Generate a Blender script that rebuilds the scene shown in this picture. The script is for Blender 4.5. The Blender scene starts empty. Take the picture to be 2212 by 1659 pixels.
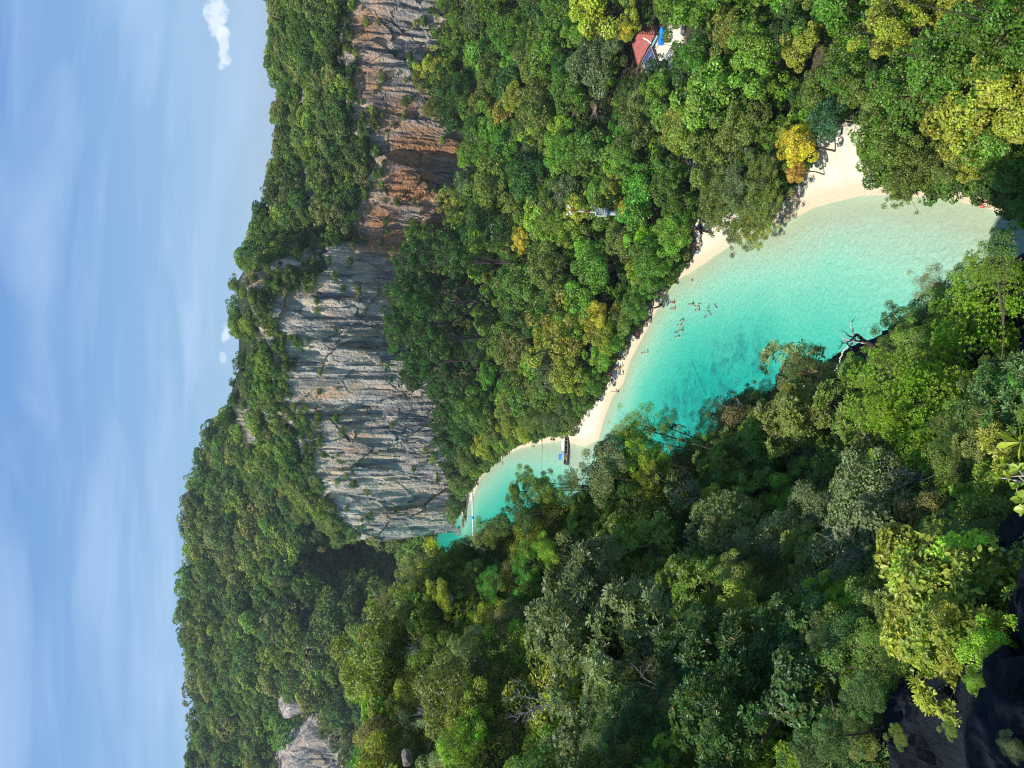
import bpy, math, random
import numpy as np
from mathutils import Vector, Matrix

# ------------------------------------------------------------------ camera, sky, sun, exposure
scene = bpy.context.scene
COL = scene.collection
CAM_Z = 65.0
PITCH = math.radians(17.0)
FV = 1597.5                      # focal length in picture units of a 2212 x 1659 frame
CP, SP = math.cos(PITCH), math.sin(PITCH)

cam_data = bpy.data.cameras.new("camera")
cam = bpy.data.objects.new("camera", cam_data)
COL.objects.link(cam)
cam_data.lens = 26.0
cam_data.sensor_width = 36.0
cam_data.clip_start = 0.1
cam_data.clip_end = 30000.0
U = Vector((0, SP, CP)); R = Vector((1, 0, 0)); D = Vector((0, CP, -SP))
m = Matrix.Identity(4)
for i in range(3):               # the camera is held on its side: its own right hand points down
    m[i][0] = -U[i]; m[i][1] = R[i]; m[i][2] = -D[i]; m[i][3] = (0, 0, CAM_Z)[i]
cam.matrix_world = m
scene.camera = cam

scene.view_settings.view_transform = 'Standard'
scene.view_settings.look = 'None'
scene.view_settings.gamma = 1.0
scene.view_settings.exposure = 0.45
scene.view_settings.use_curve_mapping = False
scene.cycles.max_bounces = 6
scene.cycles.diffuse_bounces = 3
scene.cycles.glossy_bounces = 2
scene.cycles.transmission_bounces = 4
scene.cycles.transparent_max_bounces = 8
scene.cycles.volume_bounces = 0
scene.cycles.use_denoising = True
scene.cycles.denoising_prefilter = 'NONE'
scene.cycles.filter_width = 1.1

SUN_DIR = Vector((-0.50, -0.07, 0.86)).normalized()      # towards the sun
sun_el = math.asin(SUN_DIR.z)
sun_az = math.atan2(SUN_DIR.x, SUN_DIR.y)
sd = bpy.data.lights.new("sun", 'SUN')
sd.energy = 4.6
sd.angle = math.radians(0.53)
sd.color = (1.0, 0.95, 0.86)
sun = bpy.data.objects.new("sun", sd)
COL.objects.link(sun)
sun.rotation_euler = SUN_DIR.to_track_quat('Z', 'Y').to_euler()
sun.location = (-200, -100, 400)

world = bpy.data.worlds.new("World")
scene.world = world
world.use_nodes = True
wt = world.node_tree
for n in list(wt.nodes):
    wt.nodes.remove(n)
def wn(t, **kw):
    n = wt.nodes.new(t)
    for k, v in kw.items():
        setattr(n, k, v)
    return n
out = wn('ShaderNodeOutputWorld')
bg = wn('ShaderNodeBackground'); bg.inputs['Strength'].default_value = 0.105
sky = wn('ShaderNodeTexSky'); sky.sky_type = 'NISHITA'; sky.sun_disc = False
sky.sun_elevation = sun_el; sky.sun_rotation = sun_az
sky.air_density = 1.35; sky.dust_density = 0.0; sky.ozone_density = 2.2; sky.altitude = 0
tc = wn('ShaderNodeTexCoord')
# thin cirrus drawn out along the horizon, on the sky dome (direction space)
sep = wn('ShaderNodeSeparateXYZ'); wt.links.new(tc.outputs['Generated'], sep.inputs[0])
addz = wn('ShaderNodeMath', operation='ADD'); wt.links.new(sep.outputs['Z'], addz.inputs[0]); addz.inputs[1].default_value = 0.22
dx = wn('ShaderNodeMath', operation='DIVIDE'); wt.links.new(sep.outputs['X'], dx.inputs[0]); wt.links.new(addz.outputs[0], dx.inputs[1])
dy = wn('ShaderNodeMath', operation='DIVIDE'); wt.links.new(sep.outputs['Y'], dy.inputs[0]); wt.links.new(addz.outputs[0], dy.inputs[1])
comb = wn('ShaderNodeCombineXYZ'); wt.links.new(dx.outputs[0], comb.inputs[0]); wt.links.new(dy.outputs[0], comb.inputs[1])
mp = wn('ShaderNodeMapping'); mp.inputs['Rotation'].default_value = (0, 0, math.radians(12)); mp.inputs['Scale'].default_value = (0.8, 1.9, 1); mp.inputs['Location'].default_value = (0.6, 0.35, 0)
wt.links.new(comb.outputs[0], mp.inputs[0])
nz = wn('ShaderNodeTexNoise'); nz.inputs['Scale'].default_value = 1.15; nz.inputs['Detail'].default_value = 5; nz.inputs['Roughness'].default_value = 0.5; nz.inputs['Distortion'].default_value = 0.5
wt.links.new(mp.outputs[0], nz.inputs['Vector'])
cr = wn('ShaderNodeValToRGB'); cr.color_ramp.elements[0].position = 0.49; cr.color_ramp.elements[0].color = (0, 0, 0, 1)
cr.color_ramp.elements[1].position = 0.70; cr.color_ramp.elements[1].color = (0.95, 0.95, 0.95, 1)
wt.links.new(nz.outputs['Fac'], cr.inputs[0])
mp2 = wn('ShaderNodeMapping'); mp2.inputs['Location'].default_value = (4.1, 1.7, 0); mp2.inputs['Rotation'].default_value = (0, 0, math.radians(-24)); mp2.inputs['Scale'].default_value = (1.3, 6.0, 1)
wt.links.new(comb.outputs[0], mp2.inputs[0])
nz2 = wn('ShaderNodeTexNoise'); nz2.inputs['Scale'].default_value = 1.2; nz2.inputs['Detail'].default_value = 4; nz2.inputs['Distortion'].default_value = 0.3
wt.links.new(mp2.outputs[0], nz2.inputs['Vector'])
cr2 = wn('ShaderNodeValToRGB'); cr2.color_ramp.elements[0].position = 0.5; cr2.color_ramp.elements[0].color = (0, 0, 0, 1)
cr2.color_ramp.elements[1].position = 0.85; cr2.color_ramp.elements[1].color = (0.5, 0.5, 0.5, 1)
wt.links.new(nz2.outputs['Fac'], cr2.inputs[0])
mx = wn('ShaderNodeMath', operation='MAXIMUM'); wt.links.new(cr.outputs[0], mx.inputs[0]); wt.links.new(cr2.outputs[0], mx.inputs[1])
mix = wn('ShaderNodeMixRGB'); wt.links.new(mx.outputs[0], mix.inputs['Fac'])
wt.links.new(sky.outputs[0], mix.inputs['Color1']); mix.inputs['Color2'].default_value = (3.2, 4.6, 6.6, 1)
# the sky pales evenly towards the whole horizon
hr = wn('ShaderNodeValToRGB'); hr.color_ramp.elements[0].position = 0.0; hr.color_ramp.elements[0].color = (0.225, 0.40, 0.59, 1)
hr.color_ramp.elements[1].position = 0.42; hr.color_ramp.elements[1].color = (0.062, 0.185, 0.48, 1)
wt.links.new(sep.outputs['Z'], hr.inputs[0])
hm = wn('ShaderNodeVectorMath', operation='SCALE'); hm.inputs['Scale'].default_value = 10.0; wt.links.new(hr.outputs[0], hm.inputs[0])
mixh = wn('ShaderNodeMixRGB'); mixh.inputs['Fac'].default_value = 0.85; wt.links.new(sky.outputs[0], mixh.inputs['Color1']); wt.links.new(hm.outputs[0], mixh.inputs['Color2'])
wt.links.new(mixh.outputs[0], mix.inputs['Color1'])
last = mix
# small cumulus clouds low over the cliff, by direction
def puff(prev, px, py, wx, wz, seed, lo, hi, white=(7.0, 7.6, 8.3, 1)):
    t = (1106.0 - px) / FV; r = (829.5 - py) / FV
    c = Vector((r, CP + t * SP, -SP + t * CP)).normalized()
    sb = wn('ShaderNodeVectorMath', operation='SUBTRACT'); wt.links.new(tc.outputs['Generated'], sb.inputs[0]); sb.inputs[1].default_value = c
    sc = wn('ShaderNodeVectorMath', operation='MULTIPLY'); wt.links.new(sb.outputs[0], sc.inputs[0]); sc.inputs[1].default_value = (1 / wx, 6, 1 / wz)
    ln = wn('ShaderNodeVectorMath', operation='LENGTH'); wt.links.new(sc.outputs[0], ln.inputs[0])
    nn = wn('ShaderNodeTexNoise'); nn.inputs['Scale'].default_value = 75.0; nn.inputs['Detail'].default_value = 6.0; nn.inputs['Roughness'].default_value = 0.55
    ad = wn('ShaderNodeVectorMath', operation='ADD'); wt.links.new(tc.outputs['Generated'], ad.inputs[0]); ad.inputs[1].default_value = (seed, seed * 2, 0)
    wt.links.new(ad.outputs[0], nn.inputs['Vector'])
    mm = wn('ShaderNodeMath', operation='MULTIPLY_ADD'); wt.links.new(nn.outputs['Fac'], mm.inputs[0]); mm.inputs[1].default_value = -3.4; wt.links.new(ln.outputs['Value'], mm.inputs[2])
    rr = wn('ShaderNodeValToRGB'); rr.color_ramp.elements[0].position = 0.0; rr.color_ramp.elements[0].color = (hi, hi, hi, 1); rr.color_ramp.elements[1].position = 0.55; rr.color_ramp.elements[1].color = (0, 0, 0, 1)
    m2 = wn('ShaderNodeMath', operation='ADD'); wt.links.new(mm.outputs[0], m2.inputs[0]); m2.inputs[1].default_value = lo
    wt.links.new(m2.outputs[0], rr.inputs[0])
    mx_ = wn('ShaderNodeMixRGB'); wt.links.new(rr.outputs[0], mx_.inputs['Fac']); wt.links.new(prev.outputs[0], mx_.inputs['Color1']); mx_.inputs['Color2'].default_value = white
    return mx_
last = puff(last, 470, 34, 0.024, 0.010, 0.3, 1.15, 0.75)
last = puff(last, 482, 92, 0.024, 0.006, 1.3, 1.05, 0.7)
last = puff(last, 487, 722, 0.010, 0.005, 2.3, 1.0, 0.6)
last = puff(last, 482, 775, 0.007, 0.004, 3.3, 1.0, 0.4)
wt.links.new(last.outputs[0], bg.inputs['Color'])
wt.links.new(bg.outputs[0], out.inputs['Surface'])

# ------------------------------------------------------------------ helpers
def ray(px, py):
    """direction (unit depth) through a point of the 2212 x 1659 picture"""
    t = (1106.0 - px) / FV; r = (829.5 - py) / FV
    return np.array([r, CP + t * SP, -SP + t * CP])
def at_z(px, py, z=0.0):
    d = ray(px, py); s = (z - CAM_Z) / d[2]
    return np.array([0, 0, CAM_Z]) + d * s
def at_depth(px, py, s):
    return np.array([0, 0, CAM_Z]) + ray(px, py) * s
def project(p):
    v = np.array(p, float) - np.array([0, 0, CAM_Z])
    dep = v[1] * CP - v[2] * SP
    t = (v[1] * SP + v[2] * CP) / dep; r = v[0] / dep
    return 1106 - t * FV, 829.5 - r * FV, dep
def ae(px, py):
    d = ray(px, py)
    return d[0] / d[1], d[2] / d[1]

def hash3(ix, iy, iz, seed=0):
    h = (ix.astype(np.int64) * 374761393 + iy.astype(np.int64) * 668265263 + iz.astype(np.int64) * 2147483647 + seed * 1274126177) & 0xffffffff
    h = ((h ^ (h >> 13)) * 1274126177) & 0xffffffff
    h = (h ^ (h >> 16)) & 0xffffffff
    return h / 4294967295.0
def vnoise(x, y, z, seed=0):
    x = np.asarray(x, float); y = np.asarray(y, float) + 0 * x; z = np.asarray(z, float) + 0 * x
    fx, fy, fz = np.floor(x), np.floor(y), np.floor(z)
    ux, uy, uz = x - fx, y - fy, z - fz
    ux = ux * ux * (3 - 2 * ux); uy = uy * uy * (3 - 2 * uy); uz = uz * uz * (3 - 2 * uz)
    r = 0
    for a in (0, 1):
        for b in (0, 1):
            for c in (0, 1):
                w = (ux if a else 1 - ux) * (uy if b else 1 - uy) * (uz if c else 1 - uz)
                r = r + w * hash3(fx + a, fy + b, fz + c, seed)
    return r * 2 - 1
def fbm(x, y, z, octv=4, seed=0, gain=0.5):
    s = 0; amp = 1; tot = 0
    for o in range(octv):
        s = s + amp * vnoise(x * 2 ** o, y * 2 ** o, z * 2 ** o, seed + o * 17)
        tot += amp; amp *= gain
    return s / tot
def facet(x, y, z, seed=0, slope=1.0):
    """planar facets: every cell of a cellular pattern is a tilted plane"""
    fx, fy, fz = np.floor(x), np.floor(y), np.floor(z)
    best = np.full(x.shape, 1e9); val = np.zeros(x.shape)
    for a in (-1, 0, 1):
        for b in (-1, 0, 1):
            for c in (-1, 0, 1):
                cx, cy, cz = fx + a, fy + b, fz + c
                px = cx + hash3(cx, cy, cz, seed); py = cy + hash3(cx, cy, cz, seed + 1); pz = cz + hash3(cx, cy, cz, seed + 2)
                d = (x - px) ** 2 + (y - py) ** 2 + (z - pz) ** 2
                g1 = hash3(cx, cy, cz, seed + 3) * 2 - 1; g2 = hash3(cx, cy, cz, seed + 4) * 2 - 1; o = hash3(cx, cy, cz, seed + 5) * 2 - 1
                v = o * 0.6 + slope * (g1 * (x - px) + g2 * (z - pz))
                k = d < best
                best = np.where(k, d, best); val = np.where(k, v, val)
    return val
def sstep(a, b, x):
    t = np.clip((np.asarray(x, float) - a) / (b - a), 0, 1)
    return t * t * (3 - 2 * t)

def tag(o, label=None, cat=None, group=None, kind=None):
    if label: o["label"] = label
    if cat: o["category"] = cat
    if group: o["group"] = group
    if kind: o["kind"] = kind
    return o
def np_mesh(name, V, F, mat=None, attrs=None, smooth=False, fattr=None):
    """F: int array (n, k) or a list of such arrays"""
    me = bpy.data.meshes.new(name)
    V = np.asarray(V, dtype=np.float32)
    Fs = F if isinstance(F, list) else [F]
    Fs = [np.asarray(f, dtype=np.int32) for f in Fs if len(f)]
    me.vertices.add(len(V)); me.vertices.foreach_set('co', V.ravel())
    nl = sum(f.size for f in Fs); npoly = sum(len(f) for f in Fs)
    me.loops.add(nl); me.loops.foreach_set('vertex_index', np.concatenate([f.ravel() for f in Fs]))
    me.polygons.add(npoly)
    ls = []; c = 0
    for f in Fs:
        ls.append(c + np.arange(len(f)) * f.shape[1]); c += f.size
    me.polygons.foreach_set('loop_start', np.concatenate(ls).astype(np.int32))
    if smooth:
        me.polygons.foreach_set('use_smooth', np.ones(npoly, dtype=bool))
    else:
        me.polygons.foreach_set('use_smooth', np.zeros(npoly, dtype=bool))
    for k, a in (attrs or {}).items():
        at = me.attributes.new(k, 'FLOAT', 'POINT'); at.data.foreach_set('value', np.asarray(a, dtype=np.float32))
    me.update(calc_edges=True)
    if mat: me.materials.append(mat)
    return me
def link(name, me, parent=None, loc=None):
    o = bpy.data.objects.new(name, me); COL.objects.link(o)
    if parent is not None: o.parent = parent
    if loc is not None: o.location = loc
    return o
def empty(name, loc=(0, 0, 0), rz=0.0):
    o = bpy.data.objects.new(name, None); COL.objects.link(o); o.location = loc; o.rotation_euler = (0, 0, rz)
    o.empty_display_size = 0.5
    return o
def grid_faces(nr, nc):
    i = np.arange(nr - 1)[:, None] * nc + np.arange(nc - 1)[None, :]
    i = i.ravel()
    return np.stack([i, i + 1, i + nc + 1, i + nc], 1)

class MB:
    """collects boxes, tubes, discs for ONE mesh"""
    def __init__(s): s.V = []; s.F = []; s.n = 0
    def add(s, v, f):
        v = np.asarray(v, float); s.V.append(v)
        s.F += [[k + s.n for k in q] for q in f]; s.n += len(v); return s
    def box(s, c, d, rz=0.0, M=None):
        v = np.array([[x, y, z] for x in (-.5, .5) for y in (-.5, .5) for z in (-.5, .5)]) * np.array(d)
        if M is not None: v = v @ np.array(M).T
        if rz:
            cc, ss = math.cos(rz), math.sin(rz); v = np.stack([v[:, 0] * cc - v[:, 1] * ss, v[:, 0] * ss + v[:, 1] * cc, v[:, 2]], 1)
        return s.add(v + np.array(c), [(0, 1, 3, 2), (4, 6, 7, 5), (0, 4, 5, 1), (2, 3, 7, 6), (0, 2, 6, 4), (1, 5, 7, 3)])
    def tube(s, pts, rad, n=6, cap=True):
        v, f = tube_np(pts, rad, n)
        f = [list(q) for q in f]
        if cap:
            f.append(list(range(n))[::-1]); f.append([(len(pts) - 1) * n + k for k in range(n)])
        return s.add(v, f)
    def slab(s, poly, th):
        """flat polygon (n,3) given thickness downward along its normal"""
        p = np.asarray(poly, float); nrm = np.cross(p[1] - p[0], p[2] - p[0]); nrm /= np.linalg.norm(nrm)
        if nrm[2] < 0: nrm = -nrm
        q = p - nrm * th; n = len(p)
        f = [list(range(n)), list(range(n, 2 * n))[::-1]] + [[i, i + n, (i + 1) % n + n, (i + 1) % n] for i in range(n)]
        return s.add(np.vstack([p, q]), f)
    def mesh(s, name, mat, smooth=False):
        me = bpy.data.meshes.new(name)
        me.from_pydata(np.vstack(s.V).tolist(), [], s.F); me.update()
        if mat: me.materials.append(mat)
        if smooth: me.polygons.foreach_set('use_smooth', [True] * len(me.polygons))
        return me
    def build(s, name, mat, parent=None, smooth=False, loc=None):
        return link(name, s.mesh(name, mat, smooth), parent, loc)
def tube_np(pts, rad, n=6):
    pts = np.asarray(pts, float); rad = np.broadcast_to(np.asarray(rad, float), (len(pts),))
    T = np.gradient(pts, axis=0); T /= np.linalg.norm(T, axis=1)[:, None] + 1e-9
    ref = np.array([0, 0, 1.0]) if abs(T[0][2]) < 0.9 else np.array([1.0, 0, 0])
    A = np.cross(T, ref); A /= np.linalg.norm(A, axis=1)[:, None] + 1e-9
    B = np.cross(T, A)
    th = np.arange(n) * 2 * np.pi / n
    v = pts[:, None, :] + rad[:, None, None] * (A[:, None, :] * np.cos(th)[None, :, None] + B[:, None, :] * np.sin(th)[None, :, None])
    f = []
    for i in range(len(pts) - 1):
        for k in range(n):
            f.append((i * n + k, i * n + (k + 1) % n, (i + 1) * n + (k + 1) % n, (i + 1) * n + k))
    return v.reshape(-1, 3), f

# ------------------------------------------------------------------ materials
def new_mat(name):
    m = bpy.data.materials.new(name); m.use_nodes = True
    nt = m.node_tree
    for n in list(nt.nodes): nt.nodes.remove(n)
    o = nt.nodes.new('ShaderNodeOutputMaterial')
    return m, nt, o
def N(nt, t, ins=None, **kw):
    n = nt.nodes.new(t)
    for k, v in kw.items(): setattr(n, k, v)
    for k, v in (ins or {}).items():
        if isinstance(v, bpy.types.NodeSocket): nt.links.new(v, n.inputs[k])
        else: n.inputs[k].default_value = v
    return n
def ramp(nt, fac, stops):
    n = nt.nodes.new('ShaderNodeValToRGB'); e = n.color_ramp.elements
    while len(e) < len(stops): e.new(0.5)
    for k, (p, c) in enumerate(stops):
        e[k].position = p
        e[k].color = (c, c, c, 1) if not hasattr(c, '__len__') else (*c, 1)
    nt.links.new(fac, n.inputs[0]); return n.outputs[0]
def simple(name, col, rough=0.6, metal=0.0, vary=0.12, scale=6.0, spec=0.4):
    m, nt, o = new_mat(name)
    t = N(nt, 'ShaderNodeTexCoord')
    nz = N(nt, 'ShaderNodeTexNoise', {'Vector': t.outputs['Object'], 'Scale': scale, 'Detail': 4.0})
    c = ramp(nt, nz.outputs['Fac'], [(0.25, tuple(v * (1 - vary * 1.6) for v in col)), (0.75, tuple(min(1, v * (1 + vary)) for v in col))])
    b = N(nt, 'ShaderNodeBsdfPrincipled', {'Base Color': c, 'Roughness': rough, 'Metallic': metal, 'Specular IOR Level': spec})
    nt.links.new(b.outputs[0], o.inputs[0]); return m

def foliage_mat(name="leaf_green", far=False):
    m, nt, o = new_mat(name)
    oi = N(nt, 'ShaderNodeObjectInfo')
    colour = N(nt, 'ShaderNodeAttribute', attribute_name='tint', attribute_type='INSTANCER').outputs['Color'] if far else oi.outputs['Color']
    at = N(nt, 'ShaderNodeAttribute', attribute_name='var')
    at2 = N(nt, 'ShaderNodeAttribute', attribute_name='clump')
    # hue drifts by leaf and by clump; some leaves turn yellow or brown
    h = N(nt, 'ShaderNodeMath', {0: at2.outputs['Fac'], 1: 0.04, 2: 0.477}, operation='MULTIPLY_ADD')
    v1 = N(nt, 'ShaderNodeMath', {0: at.outputs['Fac'], 1: 0.85, 2: 0.50}, operation='MULTIPLY_ADD')
    v2 = N(nt, 'ShaderNodeMath', {0: at2.outputs['Fac'], 1: 0.55, 2: 0.85}, operation='MULTIPLY_ADD')
    v = N(nt, 'ShaderNodeMath', {0: v1.outputs[0], 1: v2.outputs[0]}, operation='MULTIPLY')
    orv = N(nt, 'ShaderNodeMath', {0: oi.outputs['Random'], 1: 0.3, 2: 0.85}, operation='MULTIPLY_ADD')
    v = N(nt, 'ShaderNodeMath', {0: v.outputs[0], 1: orv.outputs[0]}, operation='MULTIPLY')
    hs = N(nt, 'ShaderNodeHueSaturation', {'Hue': h.outputs[0], 'Saturation': 1.0, 'Value': v.outputs[0], 'Color': colour})
    old = N(nt, 'ShaderNodeMath', {0: at.outputs['Fac'], 1: 2.0 if far else 0.985}, operation='GREATER_THAN')
    mixc = N(nt, 'ShaderNodeMixRGB', {'Fac': old.outputs[0], 'Color1': hs.outputs[0], 'Color2': (0.26, 0.15, 0.05, 1)})
    b = N(nt, 'ShaderNodeBsdfPrincipled', {'Base Color': mixc.outputs[0], 'Roughness': 0.6 if far else 0.42, 'Specular IOR Level': 0.15 if far else 0.38})
    tcol = N(nt, 'ShaderNodeMixRGB', {'Fac': 1.0, 'Color1': mixc.outputs[0], 'Color2': (1.7, 1.75, 0.5, 1)}, blend_type='MULTIPLY')
    tr = N(nt, 'ShaderNodeBsdfTranslucent', {'Color': tcol.outputs[0]})
    ms = N(nt, 'ShaderNodeMixShader', {'Fac': 0.33, 1: b.outputs[0], 2: tr.outputs[0]})
    nt.links.new(ms.outputs[0], o.inputs[0])
    return m
LEAF = foliage_mat()
LEAF_MASS = foliage_mat('leaf_green_mass', True)

def bark_mat(name, c0, c1):
    m, nt, o = new_mat(name)
    t = N(nt, 'ShaderNodeTexCoord')
    mp = N(nt, 'ShaderNodeMapping', {'Vector': t.outputs['Object'], 'Scale': (6, 6, 1.5)})
    nz = N(nt, 'ShaderNodeTexNoise', {'Vector': mp.outputs[0], 'Scale': 3.0, 'Detail': 6.0})
    c = ramp(nt, nz.outputs['Fac'], [(0.3, c0), (0.7, c1)])
    b = N(nt, 'ShaderNodeBsdfPrincipled', {'Base Color': c, 'Roughness': 0.85, 'Specular IOR Level': 0.2})
    nt.links.new(b.outputs[0], o.inputs[0]); return m
BARK = bark_mat("bark_brown", (0.05, 0.04, 0.03), (0.16, 0.12, 0.09))
BARKP = bark_mat("bark_pale", (0.22, 0.19, 0.17), (0.5, 0.45, 0.4))
BARKD = bark_mat("bark_dark", (0.03, 0.022, 0.018), (0.09, 0.065, 0.05))

def rock_mat(name, dark=1.0, far=0.0):
    m, nt, o = new_mat(name)
    g = N(nt, 'ShaderNodeNewGeometry')
    P = g.outputs['Position']
    st = N(nt, 'ShaderNodeMapping', {'Vector': P, 'Scale': (1, 1, 0.09)})
    sti = N(nt, 'ShaderNodeMapping', {'Vector': P, 'Scale': (0.5, 0.5, 0.035)})
    n1 = N(nt, 'ShaderNodeTexNoise', {'Vector': st.outputs[0], 'Scale': 0.55, 'Detail': 9.0, 'Roughness': 0.68, 'Distortion': 0.6})
    n2 = N(nt, 'ShaderNodeTexNoise', {'Vector': sti.outputs[0], 'Scale': 0.42, 'Detail': 7.0, 'Roughness': 0.62, 'Distortion': 1.2})
    n3 = N(nt, 'ShaderNodeTexNoise', {'Vector': P, 'Scale': 0.16, 'Detail': 6.0, 'Roughness': 0.6})
    n4 = N(nt, 'ShaderNodeTexNoise', {'Vector': P, 'Scale': 0.9, 'Detail': 8.0, 'Roughness': 0.7})
    org = N(nt, 'ShaderNodeAttribute', attribute_name='orange')
    blk = N(nt, 'ShaderNodeAttribute', attribute_name='black')
    base = ramp(nt, n1.outputs['Fac'], [(0.32, (0.07, 0.075, 0.095)), (0.43, (0.30, 0.30, 0.305)), (0.52, (0.56, 0.51, 0.45)), (0.62, (0.88, 0.80, 0.67))])
    warm = ramp(nt, n3.outputs['Fac'], [(0.35, (0.66, 0.66, 0.67)), (0.5, (1.0, 0.94, 0.86)), (0.66, (1.1, 0.86, 0.66))])
    c = N(nt, 'ShaderNodeMixRGB', {'Fac': 0.8, 'Color1': base, 'Color2': warm}, blend_type='MULTIPLY').outputs[0]
    om = N(nt, 'ShaderNodeMath', {0: org.outputs['Fac'], 1: n4.outputs['Fac'], 2: -0.0}, operation='MULTIPLY_ADD')
    oms = ramp(nt, N(nt, 'ShaderNodeMath', {0: om.outputs[0], 1: n1.outputs['Fac']}, operation='ADD').outputs[0], [(0.55, 0.0), (0.86, 0.95)])
    oc = ramp(nt, n4.outputs['Fac'], [(0.3, (0.33, 0.11, 0.04)), (0.5, (0.55, 0.25, 0.10)), (0.7, (0.72, 0.46, 0.27))])
    c = N(nt, 'ShaderNodeMixRGB', {'Fac': oms, 'Color1': c, 'Color2': oc}).outputs[0]
    mo = N(nt, 'ShaderNodeMapping', {'Vector': P, 'Scale': (0.8, 0.8, 0.06), 'Location': (31, 7, 3)})
    no = N(nt, 'ShaderNodeTexNoise', {'Vector': mo.outputs[0], 'Scale': 0.35, 'Detail': 6.0, 'Roughness': 0.65, 'Distortion': 0.8})
    c = N(nt, 'ShaderNodeMixRGB', {'Fac': ramp(nt, no.outputs['Fac'], [(0.56, 0.0), (0.68, 0.7)]), 'Color1': c, 'Color2': (0.58, 0.36, 0.20, 1)}).outputs[0]
    ds = ramp(nt, n2.outputs['Fac'], [(0.36, 1.0), (0.47, 0.0)])
    dsa = N(nt, 'ShaderNodeMath', {0: ds, 1: N(nt, 'ShaderNodeMath', {0: blk.outputs['Fac'], 1: 0.75, 2: 0.25}, operation='MULTIPLY_ADD').outputs[0]}, operation='MULTIPLY', use_clamp=True).outputs[0]
    c = N(nt, 'ShaderNodeMixRGB', {'Fac': dsa, 'Color1': c, 'Color2': (0.06, 0.065, 0.085, 1)}).outputs[0]
    wh = ramp(nt, n2.outputs['Fac'], [(0.57, 0.0), (0.66, 0.75)])
    c = N(nt, 'ShaderNodeMixRGB', {'Fac': wh, 'Color1': c, 'Color2': (0.72, 0.66, 0.58, 1)}).outputs[0]
    # soil and moss where the rock lies back
    sepn = N(nt, 'ShaderNodeSeparateXYZ', {0: g.outputs['True Normal']})
    up = ramp(nt, sepn.outputs['Z'], [(0.66, 0.0), (0.84, 1.0)])
    c = N(nt, 'ShaderNodeMixRGB', {'Fac': up, 'Color1': c, 'Color2': (0.045, 0.06, 0.025, 1)}).outputs[0]
    c = N(nt, 'ShaderNodeMixRGB', {'Fac': 1.0, 'Color1': c, 'Color2': (dark, dark, dark, 1)}, blend_type='MULTIPLY').outputs[0]
    b = N(nt, 'ShaderNodeBsdfPrincipled', {'Base Color': c, 'Roughness': 0.9, 'Specular IOR Level': 0.15})
    hsum = N(nt, 'ShaderNodeMath', {0: n1.outputs['Fac'], 1: n4.outputs['Fac']}, operation='ADD')
    bp = N(nt, 'ShaderNodeBump', {'Height': hsum.outputs[0], 'Strength': 0.9, 'Distance': 1.6})
    nt.links.new(bp.outputs[0], b.inputs['Normal'])
    nt.links.new(b.outputs[0], o.inputs[0]); return m
ROCK = rock_mat("limestone")

def sand_mat():
    m, nt, o = new_mat("beach_sand")
    g = N(nt, 'ShaderNodeNewGeometry'); P = g.outputs['Position']
    at = N(nt, 'ShaderNodeAttribute', attribute_name='inland')
    wet = N(nt, 'ShaderNodeAttribute', attribute_name='wet')
    n1 = N(nt, 'ShaderNodeTexNoise', {'Vector': P, 'Scale': 0.35, 'Detail': 8.0, 'Roughness': 0.6})
    n2 = N(nt, 'ShaderNodeTexNoise', {'Vector': P, 'Scale': 2.6, 'Detail': 6.0})
    sc = ramp(nt, n1.outputs['Fac'], [(0.3, (0.57, 0.51, 0.39)), (0.7, (0.69, 0.64, 0.51))])
    wc = N(nt, 'ShaderNodeMixRGB', {'Fac': wet.outputs['Fac'], 'Color1': sc, 'Color2': (0.54, 0.45, 0.30, 1)}).outputs[0]
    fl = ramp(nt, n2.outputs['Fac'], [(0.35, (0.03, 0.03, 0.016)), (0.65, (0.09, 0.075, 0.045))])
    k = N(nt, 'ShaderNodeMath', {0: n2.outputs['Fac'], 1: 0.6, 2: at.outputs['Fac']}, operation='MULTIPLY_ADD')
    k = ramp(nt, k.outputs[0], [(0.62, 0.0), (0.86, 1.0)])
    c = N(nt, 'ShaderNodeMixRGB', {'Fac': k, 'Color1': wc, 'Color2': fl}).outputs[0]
    b = N(nt, 'ShaderNodeBsdfPrincipled', {'Base Color': c, 'Roughness': 0.9, 'Specular IOR Level': 0.2})
    bp = N(nt, 'ShaderNodeBump', {'Height': n2.outputs['Fac'], 'Strength': 0.6, 'Distance': 0.25})
    nt.links.new(bp.outputs[0], b.inputs['Normal'])
    nt.links.new(b.outputs[0], o.inputs[0]); return m
SAND = sand_mat()

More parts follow.
